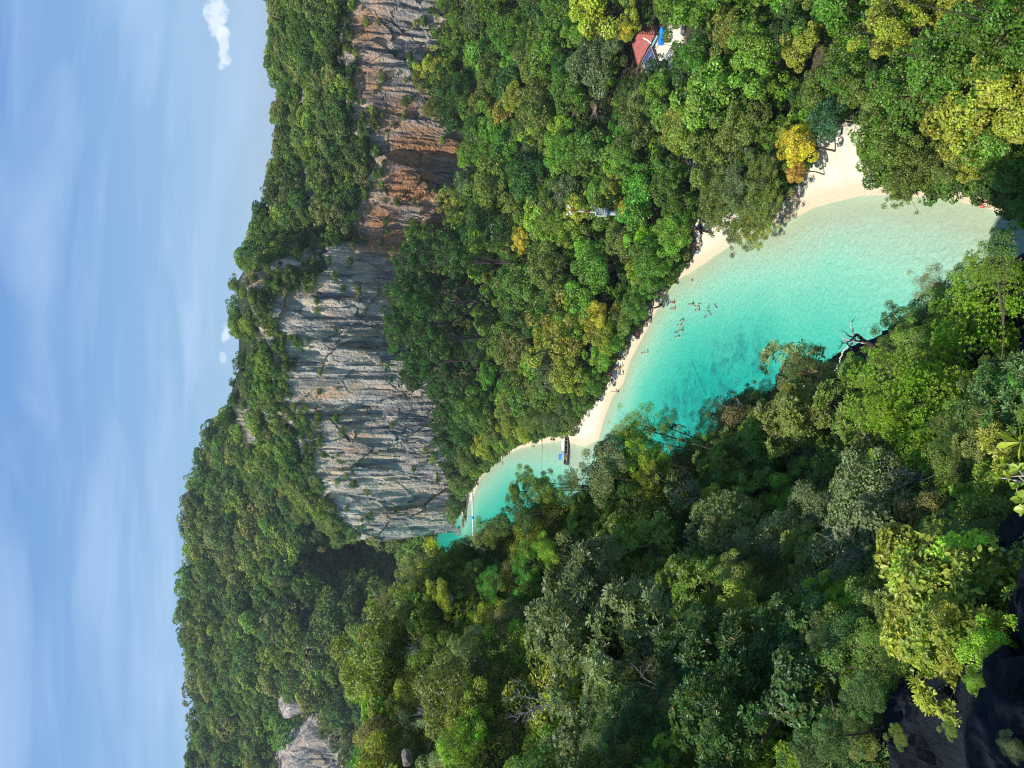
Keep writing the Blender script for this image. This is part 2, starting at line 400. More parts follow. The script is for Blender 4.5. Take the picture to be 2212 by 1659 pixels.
def water_mat():
    m, nt, o = new_mat("lagoon_water")
    g = N(nt, 'ShaderNodeNewGeometry'); P = g.outputs['Position']
    d = N(nt, 'ShaderNodeAttribute', attribute_name='depth')
    wd = N(nt, 'ShaderNodeAttribute', attribute_name='dark_patch')
    nb = N(nt, 'ShaderNodeTexNoise', {'Vector': P, 'Scale': 0.09, 'Detail': 5.0, 'Roughness': 0.55, 'Distortion': 0.8})
    dd = N(nt, 'ShaderNodeMath', {0: nb.outputs['Fac'], 1: 0.16, 2: d.outputs['Fac']}, operation='MULTIPLY_ADD')
    dd = N(nt, 'ShaderNodeMath', {0: dd.outputs[0], 1: 0.08}, operation='SUBTRACT')
    c = ramp(nt, dd.outputs[0], [(0.0, (0.53, 0.54, 0.39)), (0.12, (0.40, 0.57, 0.40)), (0.30, (0.22, 0.54, 0.37)), (0.50, (0.075, 0.45, 0.305)), (0.72, (0.008, 0.36, 0.25)), (1.0, (0.002, 0.26, 0.205))])
    np_ = N(nt, 'ShaderNodeMapping', {'Vector': P, 'Scale': (1, 1, 1)})
    nw = N(nt, 'ShaderNodeTexNoise', {'Vector': P, 'Scale': 0.55, 'Detail': 7.0, 'Roughness': 0.7, 'Distortion': 0.4})
    wk = N(nt, 'ShaderNodeMath', {0: wd.outputs['Fac'], 1: ramp(nt, nw.outputs['Fac'], [(0.38, 0.0), (0.66, 1.0)])}, operation='MULTIPLY')
    c = N(nt, 'ShaderNodeMixRGB', {'Fac': wk.outputs[0], 'Color1': c, 'Color2': (0.01, 0.14, 0.13, 1)}).outputs[0]
    # network of refracted light on the shallow sand, as fine relief of colour in the water itself
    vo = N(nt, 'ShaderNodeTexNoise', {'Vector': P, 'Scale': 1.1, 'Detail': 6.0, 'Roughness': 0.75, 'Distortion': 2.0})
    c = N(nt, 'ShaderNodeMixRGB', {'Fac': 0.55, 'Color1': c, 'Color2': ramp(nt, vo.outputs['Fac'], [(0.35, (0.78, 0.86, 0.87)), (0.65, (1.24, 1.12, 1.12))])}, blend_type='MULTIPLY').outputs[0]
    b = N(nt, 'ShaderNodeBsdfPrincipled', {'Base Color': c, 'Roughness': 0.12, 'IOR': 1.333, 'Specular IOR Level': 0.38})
    tr = N(nt, 'ShaderNodeBsdfTransparent', {'Color': (0.80, 0.97, 0.93, 1)})
    al = ramp(nt, dd.outputs[0], [(0.0, 0.06), (0.10, 0.62), (0.25, 0.86), (0.6, 0.95)])
    ms = N(nt, 'ShaderNodeMixShader', {'Fac': al, 1: tr.outputs[0], 2: b.outputs[0]})
    wv = N(nt, 'ShaderNodeTexNoise', {'Vector': P, 'Scale': 1.5, 'Detail': 5.0, 'Roughness': 0.6, 'Distortion': 0.6})
    bp = N(nt, 'ShaderNodeBump', {'Height': wv.outputs['Fac'], 'Strength': 0.8, 'Distance': 0.35})
    nt.links.new(bp.outputs[0], b.inputs['Normal'])
    nt.links.new(ms.outputs[0], o.inputs[0]); return m
WATER = water_mat()

def undergrowth_mat(name, c0, c1):
    m, nt, o = new_mat(name)
    g = N(nt, 'ShaderNodeNewGeometry'); P = g.outputs['Position']
    n2 = N(nt, 'ShaderNodeTexNoise', {'Vector': P, 'Scale': 0.8, 'Detail': 9.0, 'Roughness': 0.7})
    c = ramp(nt, n2.outputs['Fac'], [(0.35, c0), (0.68, c1)])
    b = N(nt, 'ShaderNodeBsdfPrincipled', {'Base Color': c, 'Roughness': 0.95, 'Specular IOR Level': 0.1})
    bp = N(nt, 'ShaderNodeBump', {'Height': n2.outputs['Fac'], 'Strength': 1.0, 'Distance': 0.8})
    nt.links.new(bp.outputs[0], b.inputs['Normal'])
    nt.links.new(b.outputs[0], o.inputs[0]); return m
UNDER = undergrowth_mat("forest_floor", (0.018, 0.02, 0.01), (0.06, 0.065, 0.03))

# ------------------------------------------------------------------ plan of the place, read off the picture
def plan_of(pts, z=0.0):
    q = np.array([at_z(x, y, z)[:2] for x, y in pts]); return q[np.argsort(q[:, 1])]
SHORE = plan_of([(1003, 1115), (1010, 1092), (1025, 1062), (1040, 1028), (1062, 1006), (1090, 982), (1125, 968), (1170, 958), (1215, 952), (1262, 965), (1292, 950),
                 (1306, 900), (1322, 858), (1346, 828), (1360, 780), (1388, 730), (1404, 698), (1430, 648), (1455, 610), (1492, 588),
                 (1540, 556), (1578, 530), (1640, 500), (1700, 478), (1745, 455), (1810, 433), (1880, 420), (1960, 424), (2050, 430), (2120, 444), (2180, 468), (2260, 510), (2400, 600)])
VEG = plan_of([(1003, 1085), (1012, 1058), (1028, 1022), (1060, 1000), (1088, 968), (1150, 940), (1215, 925), (1245, 915), (1258, 893), (1292, 850), (1303, 822),
               (1312, 788), (1340, 738), (1362, 708), (1398, 655), (1412, 622), (1448, 588), (1484, 552), (1492, 490), (1520, 462), (1560, 455),
               (1640, 420), (1700, 405), (1750, 338), (1800, 300), (1850, 305), (1880, 350), (1915, 385), (1950, 405), (2010, 405), (2060, 405), (2110, 395), (2160, 420), (2190, 440), (2300, 500)], 1.3)
def shore_x(Y): return np.interp(Y, SHORE[:, 1], SHORE[:, 0])
def veg_x(Y): return np.interp(Y, VEG[:, 1], VEG[:, 0])
SHD = SHORE[(SHORE[:, 1] > 35)]
def dist_poly(X, Y, poly):
    best = np.full(np.shape(X), 1e9)
    for a, b in zip(poly[:-1], poly[1:]):
        ab = b - a; L = (ab ** 2).sum() + 1e-9
        t = np.clip(((X - a[0]) * ab[0] + (Y - a[1]) * ab[1]) / L, 0, 1)
        best = np.minimum(best, np.hypot(X - a[0] - t * ab[0], Y - a[1] - t * ab[1]))
    return best
def shore_sd(X, Y):
    """distance to the waterline, positive on land"""
    d = dist_poly(X, Y, SHD)
    return np.where(X > shore_x(Y), d, -d)

# cliff foot line (plan) and its heights
Y_FOOT = [(-0.205, 291), (-0.17, 284), (-0.12, 276), (-0.05, 268), (0.03, 262), (0.12, 256), (0.22, 250), (0.34, 242), (0.46, 232), (0.60, 220), (0.85, 205)]
FA = np.array([p[0] for p in Y_FOOT]); FY = np.array([p[1] for p in Y_FOOT])
def foot_y(a): return np.interp(a, FA, FY)
def prof(pts):
    q = np.array([ae(x, y) for x, y in pts]); q = q[np.argsort(q[:, 0])]; return q[:, 0], q[:, 1]
ROCKTOP = prof([(735, -260), (735, -80), (740, 0), (735, 60), (748, 130), (745, 200), (752, 250), (792, 300), (812, 350), (785, 400), (745, 450), (775, 500), (768, 515), (700, 525), (640, 545),
                (560, 570), (530, 600), (535, 640), (555, 700), (590, 760), (585, 800), (592, 850), (605, 880), (630, 900), (645, 940), (655, 1000), (672, 1050), (700, 1100), (735, 1135), (760, 1200)])
RIDGE = prof([(560, -260), (575, -80), (575, 0), (572, 20), (590, 60), (582, 110), (585, 150), (583, 230), (583, 290), (570, 310), (565, 340), (548, 380), (545, 420), (537, 450), (515, 500), (500, 540),
              (487, 570), (487, 600), (492, 660), (497, 680), (490, 700), (490, 740), (487, 780), (492, 790), (480, 820), (473, 860), (472, 890), (478, 915), (490, 945), (504, 1000), (520, 1049), (574, 1065), (615, 1087), (657, 1106), (711, 1125), (745, 1200)])
ROCKLOW = prof([(960, -200), (950, 0), (975, 20), (990, 60), (940, 110), (925, 170), (930, 240), (990, 255), (1035, 300), (1030, 360), (1018, 400), (1000, 440), (985, 480), (930, 500), (880, 530), (865, 560),
                (872, 600), (850, 640), (842, 700), (872, 760), (882, 800), (935, 850), (950, 900), (942, 950), (962, 1000), (988, 1050), (995, 1090), (1000, 1140)])
def foot_z(a):
    z = CAM_Z + np.interp(a, *ROCKLOW) * foot_y(a) - 9.5
    return np.clip(z, 0.0, 26)

# ------------------------------------------------------------------ the land between beach and cliff
def land_h(X, Y):
    sd = shore_sd(X, Y)
    a = X / np.maximum(Y, 1)
    beach = np.where(sd > 0, np.minimum(1.6, sd * 0.16) + np.clip(sd - 14, 0, 60) * 0.045, np.maximum(-4.0, sd * 0.09))
    fz = foot_z(a)
    k = sstep(62, 4, foot_y(a) - Y) ** 1.3
    hill = np.where(sd > 0, k * fz * sstep(2, 16, sd), 0)
    # slope on the near right, under the foreground trees
    near = sstep(70, 20, Y) * sstep(26, 60, X) * 10
    bump = fbm(X * 0.06, Y * 0.06, 0, 4, 3) * 1.2 * sstep(10, 30, sd) + fbm(X * 0.4, Y * 0.4, 0, 3, 5) * 0.07 * sstep(-1, 2, sd)
    return beach + hill + near + bump

xs = np.concatenate([np.linspace(-75, 40, 240), np.linspace(41, 230, 130)])
ys = np.concatenate([np.linspace(20, 140, 260), np.linspace(141, 330, 200)])
GX, GY = np.meshgrid(xs, ys)
GZ = land_h(GX, GY)
sdv = shore_sd(GX, GY)
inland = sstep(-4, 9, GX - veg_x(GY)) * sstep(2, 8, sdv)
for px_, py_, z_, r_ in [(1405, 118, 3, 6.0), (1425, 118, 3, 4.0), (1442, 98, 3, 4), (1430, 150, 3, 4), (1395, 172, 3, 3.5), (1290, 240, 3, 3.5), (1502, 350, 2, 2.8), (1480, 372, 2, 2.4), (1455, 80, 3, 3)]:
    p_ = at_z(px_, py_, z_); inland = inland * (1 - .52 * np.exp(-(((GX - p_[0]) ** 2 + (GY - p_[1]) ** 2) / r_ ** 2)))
wet = sstep(3.2, 0.6, sdv) * 0.9
me = np_mesh("ground", np.stack([GX, GY, GZ], -1).reshape(-1, 3), grid_faces(len(ys), len(xs)), SAND, {'inland': inland.ravel(), 'wet': wet.ravel()}, smooth=True)
tag(link("ground", me), "pale sand beach running inland under the jungle", kind="structure")

# deep outer sea floor so that the world goes on
me = bpy.data.meshes.new("sea_floor")
me.from_pydata([(-6000, -3000, -4.6), (6000, -3000, -4.6), (6000, 9000, -4.6), (-6000, 9000, -4.6)], [], [(0, 1, 2, 3)])
me.materials.append(simple("sea_bed", (0.35, 0.38, 0.3), 0.9))
tag(link("sea_floor", me), kind="structure")

# ------------------------------------------------------------------ the lagoon
xs = np.concatenate([[-6000, -1500, -500, -250, -150, -110], np.linspace(-90, 60, 300), [80, 150, 500, 1500, 6000]])
ys = np.concatenate([[-3000, -800, -200, -50, 0], np.linspace(10, 330, 420), [360, 450, 700, 1500, 4000, 9000]])
GX, GY = np.meshgrid(xs, ys)
sdv = shore_sd(GX, GY)
# how fast it deepens: gently off the near beach, faster in mid bay, a pale sand bar off the boat
rate = np.interp(GY, [40, 60, 80, 100, 125, 150, 165, 185, 210, 260], [58, 44, 34, 25, 18, 18, 30, 28, 22, 20])
dep = np.clip(-sdv / rate, 0, 1.6)
dep = 1 - np.exp(-dep * 1.55)
bar = np.exp(-(((GX + 19) / 11) ** 2 + ((GY - 160) / 9) ** 2))
dep = dep * (1 - 0.55 * bar)
bar2 = np.exp(-(((GX + 30) / 12) ** 2 + ((GY - 250) / 22) ** 2)); dep = dep * (1 - 0.25 * bar2)
wc = [(at_z(1560, 835)[:2], 7, 5), (at_z(1500, 880)[:2], 7, 6), (at_z(1640, 815)[:2], 6, 4), (at_z(1455, 880)[:2], 4, 4), (at_z(1600, 760)[:2], 3, 3), (at_z(1755, 820)[:2], 3, 4)]
dark_patch = np.zeros(GX.shape)  # darker, broken patches in the water colour along the near slope
for c, rx, ry in wc:
    dark_patch = np.maximum(dark_patch, np.exp(-(((GX - c[0]) / rx) ** 2 + ((GY - c[1]) / ry) ** 2)))
dark_patch = np.clip(dark_patch * 1.3, 0, 0.9)
me = np_mesh("lagoon", np.stack([GX, GY, 0 * GX], -1).reshape(-1, 3), grid_faces(len(ys), len(xs)), WATER, {'depth': dep.ravel(), 'dark_patch': dark_patch.ravel()}, smooth=True)
tag(link("lagoon", me), "turquoise shallow water of the bay", kind="structure")

# ------------------------------------------------------------------ big limestone cliff with its wooded top
def cliff():
    a = np.concatenate([np.linspace(0.86, -0.205, 640)])
    X = a * foot_y(a); Y = foot_y(a)
    ze = CAM_Z + np.interp(a, *ROCKTOP) * (Y + 2)
    off = np.full(a.shape, 48.0)
    zr = CAM_Z + np.interp(a, *RIDGE) * (Y + off) - 4.5
    nx = np.zeros(a.shape); ny = np.ones(a.shape)          # inland direction
    # wrap round the seaward end of the cliff
    k = 60; t = np.linspace(0, 1, k + 1)[1:]
    ex = X[-1] - 2.5 * np.sin(t * np.pi / 2) - 10 * t ** 2; ey = Y[-1] + 70 * t ** 1.2
    ez = np.full(k, ze[-1]) ; er = np.full(k, zr[-1]) + 22 * t
    X = np.concatenate([X, ex]); Y = np.concatenate([Y, ey]); ze = np.concatenate([ze, ez]); zr = np.concatenate([zr, er])
    off = np.concatenate([off, 48 - 34 * t]); nx = np.concatenate([nx, 0.9 * t ** 0.5]); ny = np.concatenate([ny, 1 - t ** 0.5 * 0.6])
    nn = np.hypot(nx, ny); nx /= nn; ny /= nn
    zr = np.maximum(zr, ze + 1.0)
    rows = []
    # rows: foot(-3) .. rock edge, then the wooded slope to the ridge, then down behind
    vr = np.linspace(0, 1, 190) ; vs = np.linspace(0, 1, 70)[1:]; vb = np.linspace(0, 1, 14)[1:]
    Px = []; Py = []; Pz = []; rockw = []
    for v in vr:
        lean = (v - 0.5) * -1.5 + 5.0 * v ** 6
        Px.append(X + nx * lean); Py.append(Y + ny * lean); Pz.append(-3 + (ze + 3) * v); rockw.append(np.full(X.shape, 1.0))
    for v in vs:
        o = 4.25 + (off - 4.25) * v
        Px.append(X + nx * o); Py.append(Y + ny * o); Pz.append(ze + (zr - ze) * np.sin(v * np.pi / 2) ** 1.15); rockw.append(np.full(X.shape, 0.25))
    for v in vb:
        Px.append(X + nx * (off + 60 * v)); Py.append(Y + ny * (off + 60 * v)); Pz.append(zr - (zr + 8) * v ** 1.4); rockw.append(np.full(X.shape, 0.2))
    Px = np.array(Px); Py = np.array(Py); Pz = np.array(Pz); W = np.array(rockw)
    s = np.cumsum(np.hypot(np.gradient(X), np.gradient(Y))); S = np.broadcast_to(s, Px.shape)
    v = (S - 0.25 * Pz)
    big = fbm(S * 0.028, Pz * 0.010, 0.5, 3, 11) * 9.0
    ribs = (1 - np.abs(fbm(S * 0.09 + 0.02 * Pz, Pz * 0.018, 3.3, 3, 21)) * 2.4) * 1.3
    wS = fbm(S * .07, Pz * .05, 9.0, 3, 15) * 6.0
    f1 = facet((S + wS) * 0.065 + 0.01 * Pz, 0 * S + 0.4, (Pz + wS) * 0.035 - S * 0.012, 31, 1.4) * 1.35
    f2 = facet((S + wS * .5) * 0.19 + 0.04 * Pz, 0 * S + 0.4, (Pz - wS) * 0.07 - S * 0.05, 41, 1.4) * 0.6
    fine = fbm(S * 0.42, Pz * 0.12, 7.7, 5, 51, 0.62) * 1.25
    flute = (np.abs(fbm(S * 0.5, Pz * 0.03, 1.2, 2, 61))) * 1.5
    disp = (big + ribs + f1 + f2 + fine - flute) * np.clip(W * 1.6, 0, 1)
    low = sstep(0, 8, Pz)  # keep the foot in place
    disp = disp * (0.35 + 0.65 * low)
    Px = Px - nx * disp; Py = Py - ny * disp
    Pz = Pz + (W < 0.9) * (fbm(Px * 0.05, Py * 0.05, 0, 4, 71) * 5.0) * sstep(0, 0.05, 1) * (W == 0.25) * np.sin(np.clip((Pz - ze) / np.maximum(zr - ze, 1), 0, 1) * np.pi) 
    # colour masks: an orange band in the right-hand part of the face, black water streaks elsewhere
    px = np.empty(Px.shape); py = np.empty(Px.shape)
    dpt = Py * CP - (Pz - CAM_Z) * SP
    px = 1106 - (Py * SP + (Pz - CAM_Z) * CP) / dpt * FV; py = 829.5 - Px / dpt * FV
    org = np.zeros(Px.shape)
    for cx, cy, rx, ry, w in [(860, 250, 90, 60, .5), (900, 330, 80, 60, .9), (880, 400, 70, 50, 1.0), (820, 470, 60, 40, .8), (850, 520, 80, 30, 1.1), (950, 480, 60, 60, .7), (780, 170, 60, 60, .55),
                              (790, 60, 60, 60, .6), (600, 620, 60, 30, .7), (690, 860, 60, 40, .35), (770, 950, 50, 60, .35), (860, 1000, 50, 50, .15), (980, 330, 50, 40, .8), (850, 1110, 80, 20, .4)]:
        org = np.maximum(org, w * np.exp(-((px - cx) / rx) ** 2 - ((py - cy) / ry) ** 2))
    blk = np.full(Px.shape, 0.35)
    for cx, cy, rx, ry, w in [(640, 690, 70, 60, 1.0), (900, 1020, 90, 50, 1.0), (760, 1060, 80, 25, 1.0), (700, 560, 60, 40, .8), (880, 900, 80, 50, .9), (900, 440, 90, 30, .9), (640, 800, 40, 60, .8)]:
        blk = np.maximum(blk, w * np.exp(-((px - cx) / rx) ** 2 - ((py - cy) / ry) ** 2))
    nr, nc = Px.shape
    me = np_mesh("limestone_cliff", np.stack([Px, Py, Pz], -1).reshape(-1, 3), grid_faces(nr, nc)[:, ::-1], ROCK, {'orange': org.ravel(), 'black': blk.ravel()})
    o = link("limestone_cliff", me)
    tag(o, "tall grey and orange limestone cliff face with wooded top above the jungle", kind="structure")
    return Px, Py, Pz, len(vr), len(vs)
CX, CY, CZ, NVR, NVS = cliff()

# ------------------------------------------------------------------ the wooded hill beyond, and its spur
def ribbon(name, label, skyline, Yr, foot, amp, seed, rock_ranges, nrow=110, ncol=420, zfoot=-2, a0=-0.75, a1=0.2, power=0.8, drop=0.0, gully=None):
    A, E = prof(skyline)
    a = np.linspace(a1, a0, ncol)
    yr = Yr(a) if callable(Yr) else np.full(a.shape, float(Yr))
    zr = CAM_Z + np.interp(a, A, E) * yr - drop
    v = np.linspace(0, 1, nrow)[:, None]
    yy = foot + (yr[None] - foot) * v
    zz = zfoot + (zr[None] - zfoot) * v ** power
    xx = a[None] * yr[None] + 0 * v
    xx = a[None] * yy * 0.35 + a[None] * yr[None] * 0.65
    g = (1 - np.abs(fbm(xx * 0.012, zz * 0.004, 2.0 + 0 * xx, 3, seed)) * 2.2) * amp + fbm(xx * 0.05, zz * 0.03, 5 + 0 * xx, 4, seed + 5) * amp * 0.35
    fac = facet(xx * 0.05, 0 * xx + .3, zz * 0.05, seed + 9, 1.4) * 2.0
    g = (g + fac) * np.sin(np.clip(v, 0, 1) * np.pi * 0.93)
    yy = yy - g
    ex = np.linspace(0, 1, 12)[1:, None]
    xx = np.vstack([xx, np.repeat(xx[-1:], 11, 0)]); yy = np.vstack([yy, yy[-1:] + ex * 120]); zz = np.vstack([zz, zz[-1:] * (1 - ex ** 1.5) - 5 * ex])
    dpt = yy * CP - (zz - CAM_Z) * SP
    px = 1106 - (yy * SP + (zz - CAM_Z) * CP) / dpt * FV; py = 829.5 - xx / dpt * FV
    rk = np.zeros(xx.shape)
    for cx, cy, rx, ry in rock_ranges:
        rk = np.maximum(rk, np.exp(-((px - cx) / rx) ** 4 - ((py - cy) / ry) ** 4))
    if gully:
        yy = yy + gully[4] * np.exp(-((px - gully[0]) / gully[2]) ** 2 - ((py - gully[1]) / gully[3]) ** 2)
    # bare faces stand steeper: pull the slope forward above them
    yy = yy + rk * .8 * (372 - yy)
    me = np_mesh(name, np.stack([xx, yy, zz], -1).reshape(-1, 3), grid_faces(*xx.shape)[:, ::-1], None, {'rock': rk.ravel(), 'orange': 0.12 * rk.ravel(), 'black': 0.9 * rk.ravel()})
    me.materials.append(FARROCK)
    tag(link(name, me), label, kind="structure")
    return xx[:nrow], yy[:nrow], zz[:nrow], rk[:nrow]
def far_rock():
    m = rock_mat("far_hillside"); nt = m.node_tree
    b = [n for n in nt.nodes if n.type == 'BSDF_PRINCIPLED'][0]
    src = b.inputs['Base Color'].links[0].from_socket
    for n in nt.nodes:
        if n.type == 'VALTORGB' and n.inputs[0].is_linked and n.inputs[0].links[0].from_node.type == 'SEPXYZ':
            n.color_ramp.elements[1].color = (0, 0, 0, 1)
    at = N(nt, 'ShaderNodeAttribute', attribute_name='rock')
    k = ramp(nt, at.outputs['Fac'], [(0.3, 0.0), (0.45, 1.0)])
    mx = N(nt, 'ShaderNodeMixRGB', {'Fac': k, 'Color1': (0.025, 0.035, 0.018, 1), 'Color2': src})
    nt.links.new(mx.outputs[0], b.inputs['Base Color']); return m
FARROCK = far_rock()
HILL = ribbon("far_hill", "high forested hill rising behind the left end of the cliff",
              [(600, 700), (545, 850), (480, 895), (455, 918), (440, 935), (420, 975), (410, 1010), (400, 1060), (392, 1120), (385, 1200), (377, 1300), (382, 1380), (404, 1410), (402, 1450), (414, 1520), (405, 1560), (396, 1640), (392, 1700), (400, 1900), (420, 2300)],
              lambda a: 470 + 60 * np.clip(-a - 0.2, 0, 1), 330, 14, 5, [(665, 1625, 80, 85), (640, 1510, 40, 22)], drop=7.0, gully=(800, 1225, 95, 62, 105))
SPUR = ribbon("hill_spur", "lower wooded spur with pale rock showing, in front of the high hill",
              [(830, 1180), (800, 1230), (740, 1290), (655, 1330), (635, 1370), (642, 1420), (662, 1470), (700, 1530), (770, 1575), (820, 1650), (840, 1800), (860, 2200)],
              395, 345, 4, 77, [(712, 1375, 38, 45), (735, 1340, 30, 25)], nrow=60, ncol=240, a0=-0.75, a1=-0.27, drop=3.0)

# ------------------------------------------------------------------ the near hillside the camera stands on
NEARPTS = [  # picture x, y, depth of the leaf surface, height of that growth
 (2200, 500, 22, 3), (2150, 560, 20, 3), (2000, 620, 29, 4), (1900, 700, 30, 4), (1720, 790, 36, 4), (1640, 850, 39, 4), (1500, 960, 39, 4), (1400, 910, 38, 4), (1290, 1020, 38, 3.5),
 (1160, 1070, 39, 3.5), (1050, 1160, 41, 3.5), (990, 1200, 42, 3.5), (900, 1215, 43, 3), (850, 1250, 43, 3), (800, 1350, 41, 3), (752, 1500, 40, 3), (748, 1650, 36, 3),
 (1950, 850, 24, 4), (2150, 900, 16, 3), (1750, 950, 30, 4), (1600, 1050, 34, 4), (1450, 1150, 35, 3.5), (1250, 1150, 37, 3.5), (1100, 1250, 38, 3), (1000, 1350, 37, 3),
 (900, 1500, 36, 3), (900, 1650, 31, 3), (1200, 1400, 31, 3), (1200, 1600, 25, 2.6), (1400, 1300, 29, 3.2), (1500, 1500, 20, 2.5), (1700, 1250, 22, 3), (1700, 1500, 16, 2),
 (1900, 1350, 13, 2.4), (2100, 1350, 11.5, 2.4), (2150, 1500, 9, 1.4), (1900, 1100, 20, 3), (2050, 1100, 17, 2.6), (2000, 1600, 9, 0.3), (2150, 1600, 7, 0.3), (1850, 1600, 12, 0.6)]
nc_ = []
for x, y, d, h in NEARPTS:
    p = at_depth(x, y, d); nc_.append((p[0], p[1], p[2] - h))
for x, y, z in [(0, 0, 63.2), (-8, 0, 64.5), (7, 0, 60), (0, -10, 64), (-30, 20, 66), (-14, 18, 63.5), (-30, -10, 70), (14, -10, 48), (11, 4, 44), (-28, 38, 60), (-28, 50, 50)]:
    nc_.append((x, y, z))
NC = np.array(nc_)
EDGE = np.array([at_depth(x, y, d)[:2] for x, y, d in [(2330, 420, 19), (2200, 470, 22), (2000, 600, 29), (1900, 680, 30), (1720, 760, 36), (1640, 820, 39), (1500, 930, 39), (1400, 870, 38.5), (1290, 1000, 38.5), (1160, 1050, 39.5), (1040, 1140, 41.5), (985, 1185, 43)]])
EDGE_POLY = np.vstack([[(9, -30)], [(7, 4)], EDGE, [(-15, 49), (-36, 52), (-46, 36), (-60, -30)]])
def inside(X, Y, poly):
    c = np.zeros(np.shape(X), bool); n = len(poly)
    for i in range(n):
        x1, y1 = poly[i]; x2, y2 = poly[(i + 1) % n]
        if y1 == y2: continue
        k = ((y1 > Y) != (y2 > Y)) & (X < (x2 - x1) * (Y - y1) / (y2 - y1) + x1)
        c ^= k
    return c
def near_h(X, Y, rough=True):
    w = 0; s = 0
    for cx, cy, cz in NC:
        d2 = (X - cx) ** 2 + (Y - cy) ** 2 + 2.0
        k = d2 ** -1.75; w = w + k; s = s + k * cz
    h = s / w
    d = dist_poly(X, Y, np.vstack([EDGE_POLY, EDGE_POLY[:1]]))
    sgn = np.where(inside(X, Y, EDGE_POLY), -d, d); outd = np.clip(sgn + 0.7, 0, 200)
    h = h - 1.6 * outd - 3.2 * np.clip(outd - 2.2, 0, 200)
    if rough:
        nr_ = 0.55 + 0.45 * sstep(8, 26, np.hypot(X, Y))
        h = h + fbm(X * 0.22, Y * 0.22, 0, 4, 91) * 0.7 * nr_ + facet(X * 0.8, 0 * X + .5, Y * 0.8, 93, 1.3) * 0.10 + (1 - np.abs(fbm(X * 1.7, Y * 1.7, 0, 4, 92, .6)) * 2.2) * .34 + fbm(X * 5, Y * 5, 0, 3, 97) * .07
    return np.maximum(h, -6)
xs = np.concatenate([np.linspace(-80, -22, 120), np.linspace(-21.7, 8, 240), np.linspace(8.3, 34, 70)]); ys = np.concatenate([np.linspace(-30, -3, 30), np.linspace(-2.8, 30, 260), np.linspace(30.3, 122, 260)])
GX, GY = np.meshgrid(xs, ys); GZ = near_h(GX, GY)
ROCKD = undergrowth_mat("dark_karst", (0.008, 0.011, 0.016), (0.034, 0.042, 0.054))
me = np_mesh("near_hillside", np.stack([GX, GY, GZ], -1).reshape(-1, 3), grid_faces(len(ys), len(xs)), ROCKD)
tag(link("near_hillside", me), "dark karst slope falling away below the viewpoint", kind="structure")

# ------------------------------------------------------------------ foliage prototypes
rng = np.random.default_rng(7)
random.seed(11)
def unit(v): return v / (np.linalg.norm(v, axis=-1, keepdims=True) + 1e-9)
def leaves(P, Nrm, L, W, rg, kind='diamond', axis=None, droop=0.0):
    """P centres, Nrm leaf normals -> vertices and faces. L, W arrays or scalars"""
    n = len(P); L = np.broadcast_to(L, (n,))[:, None]; W = np.broadcast_to(W, (n,))[:, None]
    if axis is None:
        axis = rg.normal(size=(n, 3)); axis[:, 2] -= droop
    A = unit(axis - (axis * Nrm).sum(1, keepdims=True) * Nrm); B = np.cross(Nrm, A)
    if kind == 'diamond':
        V = np.stack([P - A * L * .5, P + B * W * .5 + A * L * .08, P + A * L * .5, P - B * W * .5 + A * L * .08], 1).reshape(-1, 3)
        F = np.arange(n * 4).reshape(n, 4)
        return V, F, 4
    # folded leaf: base, two shoulders each side, tip, fold along the midrib
    fo = Nrm * W * 0.16
    a1, a2 = (0.30, 0.72) if kind == 'oval' else (0.45, 0.85)
    w1, w2 = (0.5, 0.42) if kind == 'oval' else (0.34, 0.5)
    base = P - A * L * .5; tip = P + A * L * .5 - Nrm * L * 0.07
    l1 = base + A * L * a1 + B * W * w1 + fo; l2 = base + A * L * a2 + B * W * w2 + fo * .8
    r1 = base + A * L * a1 - B * W * w1 + fo; r2 = base + A * L * a2 - B * W * w2 + fo * .8
    V = np.stack([base, l1, l2, tip, r2, r1], 1).reshape(-1, 3)
    i = np.arange(n)[:, None] * 6
    F = np.concatenate([i + np.array([[0, 1, 2, 3]]), i + np.array([[0, 3, 4, 5]])], 0)
    return V, F, 6
def fib(n, zmin=-1.0, rg=None):
    i = np.arange(n) + 0.5
    z = 1 - (1 - zmin) * i / n; th = i * 2.399963 + (rg.random() * 6 if rg is not None else 0)
    r = np.sqrt(1 - z * z); return np.stack([r * np.cos(th), r * np.sin(th), z], 1)
def lobes_of(rg, n, lr, zmin, shape, rough):
    C = fib(n, zmin, rg) + rg.normal(size=(n, 3)) * 0.12
    rad = 1 + rg.normal(size=n) * rough + 0.5 * rough * vnoise(C[:, 0] * 1.3 + 5, C[:, 1] * 1.3, C[:, 2] * 1.3, int(rg.integers(999)))
    r = lr * rg.uniform(0.65, 1.35, n)
    C = C * ((rad - r)[:, None]) * np.array(shape)
    return C, r
